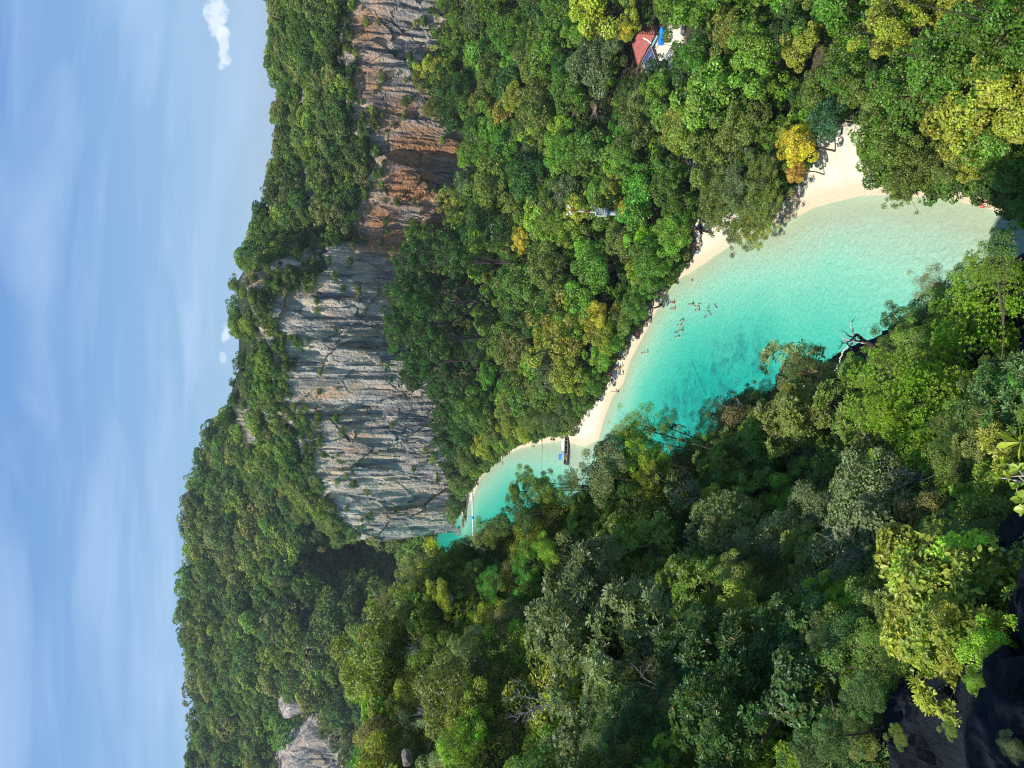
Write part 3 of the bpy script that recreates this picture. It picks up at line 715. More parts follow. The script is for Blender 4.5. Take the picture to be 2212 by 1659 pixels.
def crown_mesh(name, seed, n_lobes=34, lr=0.34, zmin=-0.35, shape=(1, 1, .8), rough=0.13, n=4500, L=0.10, W=0.06, kind='diamond', up=0.35, droop=0.0, rnd=0.75, inner=0.3, mat=None):
    rg = np.random.default_rng(seed)
    C, r = lobes_of(rg, n_lobes, lr, zmin, shape, rough)
    w = r ** 2 / (r ** 2).sum(); li = rg.choice(n_lobes, n, p=w)
    outw = unit(C / np.array(shape))
    d = unit(rg.normal(size=(n, 3)) + outw[li] * 0.9)
    sh = 1 - inner * rg.random(n) ** 1.6
    P = C[li] + d * (r[li] * sh)[:, None] * np.array([1, 1, .85])
    # drop leaves that sit deep inside another lobe
    keep = np.ones(n, bool)
    for k in range(n_lobes):
        dd = np.linalg.norm((P - C[k]), axis=1)
        keep &= ~((dd < r[k] * 0.62) & (li != k))
    P = P[keep]; d = d[keep]; li = li[keep]
    n = len(P)
    Nm = unit(d * 0.9 + np.array([0, 0, up]) + rg.normal(size=(n, 3)) * rnd)
    V, F, q = leaves(P, Nm, L * rg.uniform(.7, 1.3, n), W * rg.uniform(.7, 1.3, n), rg, kind, droop=droop)
    lv = rg.random(n_lobes)
    me = np_mesh(name, V, F, mat or LEAF, {'var': np.repeat(rg.random(n), q), 'clump': np.repeat(np.clip(lv[li] * .8 + rg.random(n) * .2, 0, 1), q)})
    return me, C, r
def branchy(rg, C, base=(0, 0, -1.2), trunk_r=0.07, mat=None, name="trunk", bend=0.12, sides=5, every=1, thin=0.35):
    mb = MB()
    base = np.array(base); top = np.array([rg.normal() * .06, rg.normal() * .06, C[:, 2].min() * .4 - .1])
    k = np.linspace(0, 1, 6)[:, None]
    pts = base + (top - base) * k + np.sin(k * np.pi) * np.array([rg.normal() * bend, rg.normal() * bend, 0])
    mb.tube(pts, np.linspace(trunk_r, trunk_r * .62, 6), sides + 1)
    for c in C[::every]:
        s = pts[rg.integers(3, 6)]
        k = np.linspace(0, 1, 5)[:, None]
        p = s + (c - s) * k + np.sin(k * np.pi) * rg.normal(size=3) * 0.07
        mb.tube(p, np.linspace(trunk_r * .45, trunk_r * .45 * thin, 5), 4, cap=False)
    return mb.mesh(name, mat or BARK)
PROTO = {}
def add_proto(kind, seed, n_lobes, lr, zmin, shape, rough, n, L, W, leafk='diamond', up=.35, droop=0, rnd=.75, inner=.3, base=-1.45, tr=.06, bark=None, every=2):
    me, C, r = crown_mesh("crown_" + kind, seed, n_lobes, lr, zmin, shape, rough, n, L, W, leafk, up, droop, rnd, inner)
    tk = branchy(np.random.default_rng(seed + 5), C, (0, 0, base), tr, bark, "trunk_" + kind, every=every)
    PROTO.setdefault(kind, []).append((me, tk, -base))
for s in (1, 2, 3):
    add_proto('domed', 100 + s, 44, 0.28, -0.45, (1.05, .95, .88), .17, 8000, .085, .055)
for s in (1, 2, 3):
    add_proto('spreading', 200 + s, 36, 0.30, -0.35, (1.1, .92, .72), .30, 7500, .10, .06, up=.5)
for s in (1, 2, 3):
    add_proto('rugged', 300 + s, 34, 0.28, -0.7, (.9, 1, 1.15), .32, 8000, .095, .055, rnd=.9)
for s in (1, 2):
    add_proto('big-leaved', 400 + s, 32, 0.32, -0.35, (1, 1, .9), .2, 5600, .105, .072, up=.6, rnd=.65)
for s in (1, 2):
    add_proto('feathery', 500 + s, 44, 0.24, -0.7, (.8, .8, 1.35), .18, 8500, .12, .022, droop=1.8, up=.1, bark=BARKD, base=-1.7)
for s in (1, 2):
    add_proto('airy', 600 + s, 60, 0.20, -0.5, (1.1, 1.1, .75), .28, 8500, .065, .036, up=.4, inner=.8, bark=BARKD, every=1, tr=.05)

def make_tree(kind, pos, rad, colour, label, group, cat="tree", name=None, rg=None, rz=None, sx=1.0, tilt=0.06, ground=None, lift=None):
    """pos = crown centre; the trunk is stretched down to the ground"""
    me, tk, h = PROTO[kind][random.randrange(len(PROTO[kind]))]
    gz = ground if ground is not None else pos[2] - h * rad
    root = empty(name or {"feathery": "casuarina_tree", "airy": "shore_tree"}.get(kind, "jungle_tree"), (pos[0], pos[1], gz), random.uniform(0, 6.28) if rz is None else rz)
    tag(root, label, cat, group)
    H = pos[2] - gz
    sz = rad * random.uniform(.88, 1.12) * sx
    c = link("crown", me, root, (0, 0, H)); c.scale = (rad, rad, sz); c.color = (*colour, 1)
    c.rotation_euler = (random.uniform(-tilt, tilt), random.uniform(-tilt, tilt), 0)
    t = link("trunk", tk, root, (0, 0, H)); t.scale = (rad, rad, max(H / h, rad * .3))
    return root

# leaf colours of the jungle
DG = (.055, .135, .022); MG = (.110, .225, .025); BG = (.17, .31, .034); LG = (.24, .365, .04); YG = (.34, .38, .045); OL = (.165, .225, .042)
GG = (.125, .18, .07); YO = (.52, .45, .04); OR = (.55, .36, .07); BR = (.22, .16, .07); BLG = (.055, .16, .06)
CNAME = {DG: "dark green", MG: "mid green", BG: "bright green", LG: "light green", YG: "yellow green", OL: "olive green", GG: "dull grey-green", YO: "golden yellow", OR: "orange-yellow", BR: "brownish", BLG: "deep bluish green"}
LAND = [(1400, 100, "the red-roofed hut"), (1300, 460, "the red and white mast"), (1735, 320, "the golden tree on the beach"), (1600, 470, "the tree leaning over the water"), (1225, 965, "the moored longtail boat"),
        (1022, 1100, "the floating walkway"), (1290, 240, "the sand gap in the jungle"), (1325, 810, "the red-clad beach group"), (900, 600, "the orange rock face"), (900, 850, "the grey cliff wall"), (1850, 320, "the widest dry sand"),
        (1495, 550, "the black mat on the sand"), (1030, 330, "the foot of the orange cliff"), (1410, 660, "the standing bathers"), (2120, 420, "the bather in blue"), (1500, 350, "the sandy track"), (1740, 720, "the bleached dead branch"), (1235, 630, "the purple cloth")]
EXCL = []   # plan points that must stay clear of other crowns: (x, y, r)
trees = []  # (root, px, py, colour, kind, size)
def visible_note(root, pos, colour, kind, rad):
    px, py, dep = project(pos); trees.append((root, px, py, colour, kind, rad))

def place_px(kind, px, py, zc, rpx, colour, **kw):
    """crown centre seen at picture point px, py and standing at height zc; rpx = radius in picture units"""
    d = ray(px, py); s = (zc - CAM_Z) / d[2]; pos = np.array([0, 0, CAM_Z]) + d * s
    rad = rpx * s / FV
    g = float(land_h(np.array(pos[0]), np.array(pos[1])))
    root = make_tree(kind, pos, rad, colour, None, "jungle trees between beach and cliff", ground=g - .1, **kw)
    EXCL.append((pos[0], pos[1], rad * 0.9)); visible_note(root, pos, colour, kind, rad)
    return root, pos, rad
# the trees the picture singles out (picture x, y of the crown, height above the sea, radius in picture units)
HERO = [('big-leaved', 1728, 318, 6.0, 40, YO), ('big-leaved', 1722, 372, 4.6, 24, OR), ('big-leaved', 1700, 290, 5.5, 22, YG),
        ('domed', 1170, 232, 12, 52, OL), ('domed', 1190, 580, 11, 52, OL), ('domed', 1226, 805, 9, 44, YG), ('domed', 1285, 130, 10, 60, GG), ('spreading', 1330, 90, 9, 34, GG),
        ('domed', 1790, 258, 5.5, 42, BLG), ('rugged', 1295, 680, 9, 34, YO), ('domed', 1300, 720, 8, 34, YG), ('domed', 1400, 560, 8, 40, MG), ('domed', 1460, 500, 7, 44, BG),
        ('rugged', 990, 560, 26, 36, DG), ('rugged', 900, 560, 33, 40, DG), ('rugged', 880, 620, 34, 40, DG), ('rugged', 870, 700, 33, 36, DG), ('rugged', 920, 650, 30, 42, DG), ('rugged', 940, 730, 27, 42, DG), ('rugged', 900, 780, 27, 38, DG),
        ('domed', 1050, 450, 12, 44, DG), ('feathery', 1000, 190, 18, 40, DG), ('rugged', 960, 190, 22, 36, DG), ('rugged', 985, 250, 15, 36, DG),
        ('spreading', 1190, 100, 12, 54, BG), ('domed', 1110, 210, 13, 30, YG), ('spreading', 1250, 455, 11, 30, YG), ('spreading', 1640, 130, 9, 62, BG), ('domed', 1830, 150, 9, 56, MG), ('spreading', 1740, 90, 9, 46, YG),
        ('rugged', 1560, 330, 6, 56, OL), ('domed', 1600, 270, 6.5, 50, OL), ('spreading', 1450, 400, 8, 42, MG), ('spreading', 1340, 520, 8.5, 34, OL),
        ('spreading', 1130, 850, 9, 44, MG), ('feathery', 1170, 905, 6, 36, OL), ('feathery', 1205, 912, 4.5, 32, GG), ('feathery', 1140, 935, 4, 26, YG), ('spreading', 1105, 915, 5, 26, YG), ('feathery', 1225, 885, 5.5, 30, GG),
        ('domed', 1475, 450, 6.5, 40, MG), ('domed', 1435, 555, 5.5, 38, BG), ('domed', 1405, 605, 5, 34, MG), ('domed', 1375, 655, 5, 34, MG), ('domed', 1350, 690, 5, 30, OL), ('domed', 1330, 730, 5, 32, BG), ('domed', 1300, 770, 5, 32, BG), ('domed', 1280, 820, 5, 32, MG), ('domed', 1255, 862, 5, 28, MG),
        ('big-leaved', 1480, 250, 8, 20, YO), ('big-leaved', 1455, 240, 8.5, 14, YO), ('spreading', 1130, 520, 12, 26, YO), ('spreading', 1100, 520, 13, 24, YG), ('spreading', 1330, 400, 9, 24, YG), ('spreading', 1345, 450, 9, 16, YO), ('domed', 1240, 62, 11, 34, BG), ('rugged', 1365, 40, 9, 30, YG), ('spreading', 1358, 62, 9, 20, YO),
        ('domed', 1030, 880, 13, 40, MG), ('domed', 1000, 930, 11, 34, DG), ('domed', 1010, 990, 8, 30, OL), ('domed', 990, 1040, 7, 26, OL), ('domed', 975, 1010, 9, 26, DG), ('domed', 1045, 960, 6, 26, YG), ('domed', 1045, 960, 6, 26, YG), ('domed', 1065, 935, 6, 28, OL), ('domed', 986, 1082, 4, 24, DG), ('rugged', 984, 1108, 3.5, 20, OL), ('domed', 996, 1066, 3, 15, MG), ('rugged', 996, 1098, 2, 12, OL)]
for kind, px, py, zc, rpx, colr in HERO:
    place_px(kind, px, py, zc, rpx, colr)
# the near right-hand group over the beach corner
for kind, px, py, zc, rpx, colr in [('domed', 1900, 300, 5, 52, BG), ('rugged', 1960, 330, 5.5, 56, OL), ('rugged', 1985, 372, 4.2, 38, OL), ('airy', 1950, 405, 3.6, 32, OL), ('rugged', 2045, 335, 5.5, 52, OL), ('big-leaved', 2085, 250, 9, 74, YG), ('big-leaved', 2140, 310, 8, 56, BG),
                                   ('big-leaved', 2195, 365, 6.5, 46, BG), ('domed', 1960, 180, 10, 74, MG), ('rugged', 1930, 60, 11, 60, YG), ('domed', 2060, 120, 12, 90, MG), ('domed', 2180, 60, 14, 90, MG), ('big-leaved', 2170, 180, 11, 70, YG), ('rugged', 1880, 200, 8, 44, OL), ('spreading', 2100, 358, 5, 32, YG), ('rugged', 2225, 440, 5, 36, MG), ('big-leaved', 2215, 250, 10, 60, YG)]:
    place_px(kind, px, py, zc, rpx, colr)
# the half-bare tree that leans out over the water
airy = []
for px, py, zc, rpx, colr in [(1560, 440, 5.2, 62, OL), (1620, 460, 5.0, 58, OL), (1600, 395, 6.2, 60, GG), (1655, 435, 5.2, 48, OL), (1545, 395, 6, 50, OL), (1640, 492, 3.8, 38, YG), (1592, 495, 3.8, 40, GG), (1650, 380, 5.5, 40, OL), (1530, 440, 4.6, 36, GG)]:
    pos = at_z(px, py, zc); s = (pos[1] * CP - (pos[2] - CAM_Z) * SP); airy.append((pos, rpx * s / FV, colr))
broot = at_z(1692, 425, 1.0)
lt = empty("leaning_tree", (broot[0], broot[1], 0.6))
tag(lt, "half-bare tree leaning from the sand out over the shallow water", "tree", "jungle trees between beach and cliff")
rg = np.random.default_rng(5)
mb = MB()
b0 = np.zeros(3)
for k, (pos, rad, colr) in enumerate(airy):
    rel = pos - np.array([broot[0], broot[1], 0.6])
    t = np.linspace(0, 1, 8)[:, None]
    p = b0 + rel * t + np.sin(t * np.pi) * np.array([rg.normal() * .5, rg.normal() * .5, -.6])
    mb.tube(p, np.linspace(.26, .06, 8), 6)
    for j in range(10):
        s = p[rg.integers(3, 8)]; e = pos - broot * [1, 1, 0] - [0, 0, .6] + rg.normal(size=3) * rad * .55 * [1, 1, .6]
        pp = s + (e - s) * t + np.sin(t * np.pi) * rg.normal(size=3) * .25
        mb.tube(pp, np.linspace(.06, .012, 8), 4, cap=False)
    EXCL.append((pos[0], pos[1], rad))
    me_, _, _ = PROTO['airy'][k % 2]
    c = link("crown", me_, lt, rel); c.scale = (rad, rad, rad * .8); c.color = (*colr, 1); c.rotation_euler = (0, 0, rg.random() * 6)
mb.build("trunk", BARKD, lt)

# keep the clearing round the hut, the mast and the sand gaps open
for px, py, z, r in [(1400, 118, 4, 4.6), (1392, 84, 4, 3.2), (1418, 100, 3, 3.4), (1442, 100, 3, 2.6), (1425, 140, 3, 3), (1398, 172, 3, 2.6), (1290, 238, 3, 2.6), (1298, 262, 3, 2.2), (1502, 350, 2, 1.8), (1480, 372, 2, 1.5), (1450, 82, 3, 2.2)]:
    p = at_z(px, py, z); EXCL.append((p[0], p[1], r))
MAST = np.array([29.7, 118.0]); EXCL.append((MAST[0], MAST[1] - 1.5, 1.0))

# the rest of the jungle: crowns packed against each other
cand = []
CLEAR = [(1398, 104, 46, 112), (1440, 96, 14, 108), (1292, 246, 17, 135), (1502, 350, 13, 100), (1479, 372, 9, 104), (1275, 458, 14, 114), (1290, 545, 8, 120), (1250, 632, 12, 130)]
def blocks(pos, r):
    px, py, dep = project(pos); rp = r * FV / dep
    for cx, cy, cr_, yy_ in CLEAR:
        if pos[1] < yy_ + 2 and math.hypot(px - cx, py - cy) < cr_ + rp * .85: return True
    return False
rg = np.random.default_rng(21)
zone_cols = [(DG, .15), (MG, .30), (BG, .23), (LG, .09), (OL, .13), (GG, .05), (YG, .045), (BLG, .005)]
pts = []
def crown_ok(x, y, r):
    for ex, ey, er in EXCL:
        if (x - ex) ** 2 + (y - ey) ** 2 < (er * .9 + r * .70) ** 2: return False
    return True
tries = 0
while tries < 14000 and len(pts) < 300 - len(HERO) - 18:
    tries += 1
    y = rg.uniform(24, 262); x = rg.uniform(-45, 0.62 * y + 22)
    fy = float(foot_y(x / max(y, 1)))
    if y > fy - 3: continue
    r = rg.choice([3.0, 3.7, 4.5, 5.3, 6.1], p=[.2, .28, .27, .17, .08]) * (0.62 + 0.38 * min(1, y / 140))
    if tries > 8000: r = min(r, 2.8)
    vx = float(veg_x(y))
    if x < vx + r * .75: continue
    if y < 60 and x < 24: continue
    vpx, vpy, _ = project((x, y, 9.0))
    if vpx > 2290 or vpy < -50: continue
    if 275 < vpy < 440 and fy - y < 25: continue
    if blocks((x, y, float(land_h(np.array(x), np.array(y))) + 4.2 + r * .75), r): continue
    if not crown_ok(x, y, r): continue
    EXCL.append((x, y, r)); pts.append((x, y, r))
for x, y, r in pts:
    sd = x - float(veg_x(y)); g = float(land_h(np.array(x), np.array(y)))
    near_cliff = float(foot_y(x / y)) - y < 55 and -0.1 < x / y < 0.2
    kind = rg.choice(['domed', 'spreading', 'rugged', 'big-leaved'], p=[.24, .28, .34, .14] if not near_cliff else [.2, .1, .66, .04])
    ci = rg.choice(len(zone_cols), p=np.array([c[1] for c in zone_cols]) / sum(c[1] for c in zone_cols))
    colr = zone_cols[ci][0]
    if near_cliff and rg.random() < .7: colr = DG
    if y < 95 and rg.random() < .5: colr = [MG, YG, OL, BG][rg.integers(4)]
    H = (4.2 + r * .75 + rg.normal() * .5) if sd > 6 else (2.3 + r * .6)
    pos = np.array([x, y, g + H])
    colr_ = tuple(c * rg.uniform(.85, 1.15) for c in colr)
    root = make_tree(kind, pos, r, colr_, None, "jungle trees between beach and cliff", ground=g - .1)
    visible_note(root, pos, colr, kind, r)
print("jungle trees", len(pts), "+", len(HERO))

# ------------------------------------------------------------------ forest on the cliff top and far hill: one mass each
def scatter(name, label, P, S, protos, seed, sink_kind=None):
    """points -> instances, as one object"""
    rg = np.random.default_rng(seed)
    n = len(P)
    me = bpy.data.meshes.new(name); me.vertices.add(n); me.vertices.foreach_set('co', np.asarray(P, np.float32).ravel())
    for k, v in (('scl', S), ('rot', rg.random(n) * 6.28)):
        a = me.attributes.new(k, 'FLOAT', 'POINT'); a.data.foreach_set('value', np.asarray(v, np.float32))
    idx = rg.integers(0, len(protos), n)
    a = me.attributes.new('idx', 'INT', 'POINT'); a.data.foreach_set('value', idx.astype(np.int32))
    tint = np.array([p[1] for p in protos])[rg.permutation(len(protos))][rg.integers(0, len(protos), n)] * rg.uniform(.75, 1.25, (n, 1))
    a = me.attributes.new('tint', 'FLOAT_VECTOR', 'POINT'); a.data.foreach_set('vector', tint.astype(np.float32).ravel())
    o = link(name, me); tag(o, label, kind="stuff")
    coll = bpy.data.collections.new(name + "_kinds")
    for i, (pm, colr) in enumerate(protos):
        po = bpy.data.objects.new("%s_kind_%02d" % (name, i), pm); po.color = (*colr, 1); coll.objects.link(po)
    ng = bpy.data.node_groups.new(name, 'GeometryNodeTree')
    ng.interface.new_socket('Geometry', in_out='INPUT', socket_type='NodeSocketGeometry'); ng.interface.new_socket('Geometry', in_out='OUTPUT', socket_type='NodeSocketGeometry')
    gi = ng.nodes.new('NodeGroupInput'); go = ng.nodes.new('NodeGroupOutput')
    ip = ng.nodes.new('GeometryNodeInstanceOnPoints'); ci = ng.nodes.new('GeometryNodeCollectionInfo')
    ci.inputs['Collection'].default_value = coll; ci.inputs['Separate Children'].default_value = True; ci.inputs['Reset Children'].default_value = True
    def attr(nm, t):
        a = ng.nodes.new('GeometryNodeInputNamedAttribute'); a.data_type = t; a.inputs['Name'].default_value = nm; return a.outputs['Attribute']
    cx = ng.nodes.new('ShaderNodeCombineXYZ'); ng.links.new(attr('rot', 'FLOAT'), cx.inputs['Z'])
    er = ng.nodes.new('FunctionNodeEulerToRotation'); ng.links.new(cx.outputs[0], er.inputs[0])
    ng.links.new(gi.outputs[0], ip.inputs['Points']); ng.links.new(ci.outputs[0], ip.inputs['Instance']); ip.inputs['Pick Instance'].default_value = True
    ng.links.new(attr('idx', 'INT'), ip.inputs['Instance Index']); ng.links.new(er.outputs[0], ip.inputs['Rotation']); ng.links.new(attr('scl', 'FLOAT'), ip.inputs['Scale'])
    ng.links.new(ip.outputs[0], go.inputs[0])
    md = o.modifiers.new("grow", 'NODES'); md.node_group = ng
    return o
FARM = [crown_mesh("far_crown", 700 + s, 20, .38, -.35, sh, .24, 1700, .15, .10, rnd=.55, up=.5, mat=LEAF_MASS)[0] for s, sh in enumerate([(1, 1, .85), (1, .9, 1.0), (.95, 1.05, 1.25), (1.1, 1, .7)])]
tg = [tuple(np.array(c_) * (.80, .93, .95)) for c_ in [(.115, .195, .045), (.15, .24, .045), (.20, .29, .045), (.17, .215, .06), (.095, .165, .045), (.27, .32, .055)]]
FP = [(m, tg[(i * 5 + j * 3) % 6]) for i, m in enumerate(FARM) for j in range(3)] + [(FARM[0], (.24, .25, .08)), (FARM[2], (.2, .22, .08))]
def pick(Xg, Yg, Zg, w, n, smin, smax, seed, jitter=1.0, sink=.2):
    rg = np.random.default_rng(seed)
    nr, nc = Xg.shape
    A = np.stack([Xg, Yg, Zg], -1)
    e1 = A[1:, :-1] - A[:-1, :-1]; e2 = A[:-1, 1:] - A[:-1, :-1]
    ar = np.linalg.norm(np.cross(e1, e2), axis=-1) * w[:-1, :-1]
    p = ar.ravel() / ar.sum(); k = rg.choice(p.size, n, p=p); i, j = k // (nc - 1), k % (nc - 1)
    P = A[i, j] + e1[i, j] * rg.random((n, 1)) + e2[i, j] * rg.random((n, 1))
    S = rg.uniform(smin, smax, n) * rg.choice([.7, 1, 1.25], n)
    P[:, 2] += S * sink
    return P, S
# cliff top: dense on the slope, shrubs clinging to ledges of the face
sl = slice(NVR - 1, NVR + NVS - 1)
Xs, Ys, Zs = CX[sl], CY[sl], CZ[sl]
w = np.ones(Xs.shape)
dpt = Ys * CP - (Zs - CAM_Z) * SP
pxs = 1106 - (Ys * SP + (Zs - CAM_Z) * CP) / dpt * FV; pys = 829.5 - Xs / dpt * FV
bare = fbm(Xs * .06, Ys * .06, Zs * .06, 3, 5)
crag = np.zeros(Xs.shape)
for cx, cy, rx, ry in [(580, 330, 22, 26), (555, 390, 18, 20), (500, 690, 18, 22), (520, 800, 45, 34), (515, 850, 40, 34), (530, 890, 34, 24), (530, 740, 45, 40), (525, 650, 40, 40), (540, 600, 40, 30), (600, 900, 30, 24), (520, 960, 16, 26), (545, 600, 22, 22)]:
    crag = np.maximum(crag, np.exp(-((pxs - cx) / rx) ** 2 - ((pys - cy) / ry) ** 2))
w = np.clip(1.0 - crag * 1.05 - np.clip(bare - .16, 0, 1) * 4, 0.04, 1); w = np.where(crag > .45, w * .35, w)
P1, S1 = pick(Xs, Ys, Zs, w, 1500, 1.9, 3.8, 31, sink=.35)
# edge of the face and ledges
nr = NVR - 1
Xf, Yf, Zf = CX[:nr], CY[:nr], CZ[:nr]
nz_ = np.gradient(Yf, axis=0) / (np.abs(np.gradient(Zf, axis=0)) + .01)
vv = np.linspace(0, 1, nr)[:, None]
dpt = Yf * CP - (Zf - CAM_Z) * SP
pxf = 1106 - (Yf * SP + (Zf - CAM_Z) * CP) / dpt * FV; pyf = 829.5 - Xf / dpt * FV
wf = np.clip(nz_ - .25, 0, 1.5) * (0.15 + vv ** 2) * (fbm(Xf * .08, Yf * .08, Zf * .08, 3, 9) > 0.0) + (vv > .93) * .5
for cx, cy, rx, ry, k in [(640, 600, 90, 60, .9), (560, 720, 30, 120, .9), (590, 860, 30, 50, .9), (800, 300, 30, 60, 1.0), (840, 430, 60, 30, .25), (880, 60, 40, 24, 2.0), (960, 110, 40, 40, 1.5), (700, 640, 60, 30, .5), (950, 1000, 40, 30, .3), (740, 1130, 60, 20, .6)]:
    wf = wf + k * .55 * np.exp(-((pxf - cx) / rx) ** 2 - ((pyf - cy) / ry) ** 2) * (fbm(Xf * .15, Yf * .15, Zf * .15, 3, 19) > -0.05)
P2, S2 = pick(Xf, Yf, Zf, wf, 1150, .7, 1.6, 33, sink=0.0)
P2[:, 1] -= .5
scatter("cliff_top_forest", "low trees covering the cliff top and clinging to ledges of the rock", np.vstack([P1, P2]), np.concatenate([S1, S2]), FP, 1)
wh = np.clip(1.0 - HILL[3] * 1.15, 0.02, 1)
P3, S3 = pick(HILL[0], HILL[1], HILL[2], wh, 2500, 4.2, 7.6, 35, sink=.3)
wsx = np.clip(1.0 - SPUR[3] * 1.0, 0.03, 1)
P4, S4 = pick(SPUR[0], SPUR[1], SPUR[2], wsx, 480, 3.4, 5.6, 37, sink=.3)
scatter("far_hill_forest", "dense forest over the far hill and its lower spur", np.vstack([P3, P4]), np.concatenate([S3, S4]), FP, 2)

# undergrowth between the trunks: nobody could count it
rg = np.random.default_rng(77)
n = 6500
yy = rg.uniform(24, 262, n) ; xx = rg.uniform(-45, 190, n)
xx[:1300] = veg_x(yy[:1300]) + rg.uniform(.5, 4, 1300)
k = (yy < foot_y(xx / yy) - 1) & (xx > veg_x(yy) + 0.4) & (xx < .66 * yy + 24)
xx, yy = xx[k], yy[k]
clear = np.ones(len(xx), bool)
for px, py, z, r in [(1400, 118, 4, 5.0), (1418, 100, 3, 3.4), (1442, 100, 3, 2.6), (1425, 140, 3, 3), (1398, 172, 3, 2.6), (1290, 238, 3, 2.6), (1298, 262, 3, 2.2), (1502, 350, 2, 1.8), (1480, 372, 2, 1.5), (1450, 82, 3, 2.2), (1810, 320, 1, 5), (1840, 330, 1, 5)]:
    p = at_z(px, py, z); clear &= np.hypot(xx - p[0], yy - p[1]) > r
xx, yy = xx[clear], yy[clear]
S = rg.uniform(1.0, 2.7, len(xx)) * (0.7 + .3 * np.clip(yy / 150, 0, 1))
zz = land_h(xx, yy) + S * .55 + rg.uniform(0, 3.0, len(xx)) * (xx > veg_x(yy) + 5)
kk = np.ones(len(xx), bool)
for i in range(len(xx)):
    px, py, dep = project((xx[i], yy[i], zz[i])); rp = S[i] * FV / dep
    for cx, cy, cr_, yy_ in CLEAR:
        if yy[i] < yy_ and math.hypot(px - cx, py - cy) < cr_ * .8 + rp * .9: kk[i] = False
xx, yy, zz, S = xx[kk], yy[kk], zz[kk], S[kk]
UG = [(m, c) for m in FARM for c in [(.07, .15, .03), (.12, .23, .03), (.18, .32, .03), (.15, .19, .05), (.06, .12, .03)]]
scatter("undergrowth", "low bushes and saplings filling the gaps between the jungle trees", np.stack([xx, yy, zz], 1), S, UG, 3)

# ------------------------------------------------------------------ shrubs of the near hillside, built leaf by leaf
def whorl_mesh(name, seed, n_lobes, lr, shape, rough, n_wh, per, L, W, kind='blade', spread=.55, zmin=-.3):
    """leaves in whorls at the shoot tips"""
    rg = np.random.default_rng(seed)
    C, r = lobes_of(rg, n_lobes, lr, zmin, shape, rough)
    li = rg.choice(n_lobes, n_wh, p=r ** 2 / (r ** 2).sum())
    d = unit(rg.normal(size=(n_wh, 3)) + unit(C)[li] * 1.1 + np.array([0, 0, .35]))
    P = C[li] + d * (r[li] * (1 - .45 * rg.random(n_wh) ** 1.5))[:, None]
    ax = unit(d + np.array([0, 0, .6]) + rg.normal(size=(n_wh, 3)) * .35)
    t1 = unit(np.cross(ax, rg.normal(size=(n_wh, 3)))); t2 = np.cross(ax, t1)
    V_, cl, vr = [], [], []
    Pm, Nm, Am = [], [], []
    ph = rg.random(n_wh) * 6.28
    for k in range(per):
        th = ph + k * 2 * np.pi / per + rg.normal(size=n_wh) * .22
        sd = t1 * np.cos(th)[:, None] + t2 * np.sin(th)[:, None]
        tilt = rg.normal(spread, .2, n_wh)[:, None]
        A = unit(sd + ax * tilt); Nn = unit(ax - sd * tilt * .9)
        Ls = L * rg.uniform(.75, 1.2, n_wh)
        Pm.append(P + A * (Ls * .55)[:, None]); Nm.append(Nn); Am.append(A)
    n = n_wh * per
    Pm = np.concatenate(Pm); Nm = np.concatenate(Nm); Am = np.concatenate(Am)
    V, F, q = leaves(Pm, Nm, L * rg.uniform(.8, 1.15, n), W * rg.uniform(.85, 1.15, n), rg, kind, axis=Am)
    lv = rg.random(n_lobes); cw = np.clip(lv[li] * .6 + rg.random(n_wh) * .4, 0, 1)
    vv = np.tile(rg.random(n_wh), per) * .5 + rg.random(n) * .5
    old = rg.random(n) > .985; vv = np.where(old, .99, np.minimum(vv, .96))
    me = np_mesh(name, V, F, LEAF, {'var': np.repeat(vv, q), 'clump': np.repeat(np.tile(cw, per), q)})
    return me, C, r
SP_ = {}
UNIT_TRUNK = MB().tube([(0, 0, 0), (.03, .02, .35), (-.02, .03, .7), (0, 0, 1)], [.06, .05, .045, .035], 6).mesh('trunk', BARK)
def add_shrub(kind, me, C, seed, base=-1.1, tr=.035, bark=None, every=1):
    tk = branchy(np.random.default_rng(seed), C, (0, 0, base), tr, bark or BARK, "stems", bend=.2, every=every, thin=.25)
    SP_.setdefault(kind, []).append((me, tk, -base))
SHR = {}
for s in (1, 2, 3):   # long blunt leaves in stars
    me_, C, r = whorl_mesh("whorled_leaves", 900 + s, 26, .36, (1, 1, .8), .28, 640, 9, .14, .042)
    add_shrub('whorled', me_, C, s, bark=BARKP)
for s in (1, 2, 3):   # small oval leaves
    me_, C, r = crown_mesh("oval_leaves", 910 + s, 30, .33, -.4, (1, 1, .85), .26, 8500, .075, .036, 'oval', up=.5, rnd=.7, inner=.7)
    add_shrub('oval-leaved', me_, C, s + 5, bark=BARKP)
for s in (1, 2):      # upright fine bright leaves, dense
    me_, C, r = whorl_mesh("upright_leaves", 920 + s, 44, .27, (1, 1, .85), .12, 2100, 5, .065, .020, spread=1.6)
    add_shrub('fine-leaved', me_, C, s + 9)
for s in (1, 2):      # large round leaves
    me_, C, r = whorl_mesh("round_leaves", 930 + s, 20, .42, (1, 1, .8), .32, 950, 5, .10, .064, 'oval', spread=.6)
    add_shrub('round-leaved', me_, C, s + 12, bark=BARKP)
for s in (1, 2):      # feathery, very small leaflets
    me_, C, r = crown_mesh("fine_leaflets", 940 + s, 36, .28, -.4, (1, 1, .9), .25, 12000, .045, .021, 'diamond', up=.4, inner=.7)
    add_shrub('small-leaved', me_, C, s + 15)
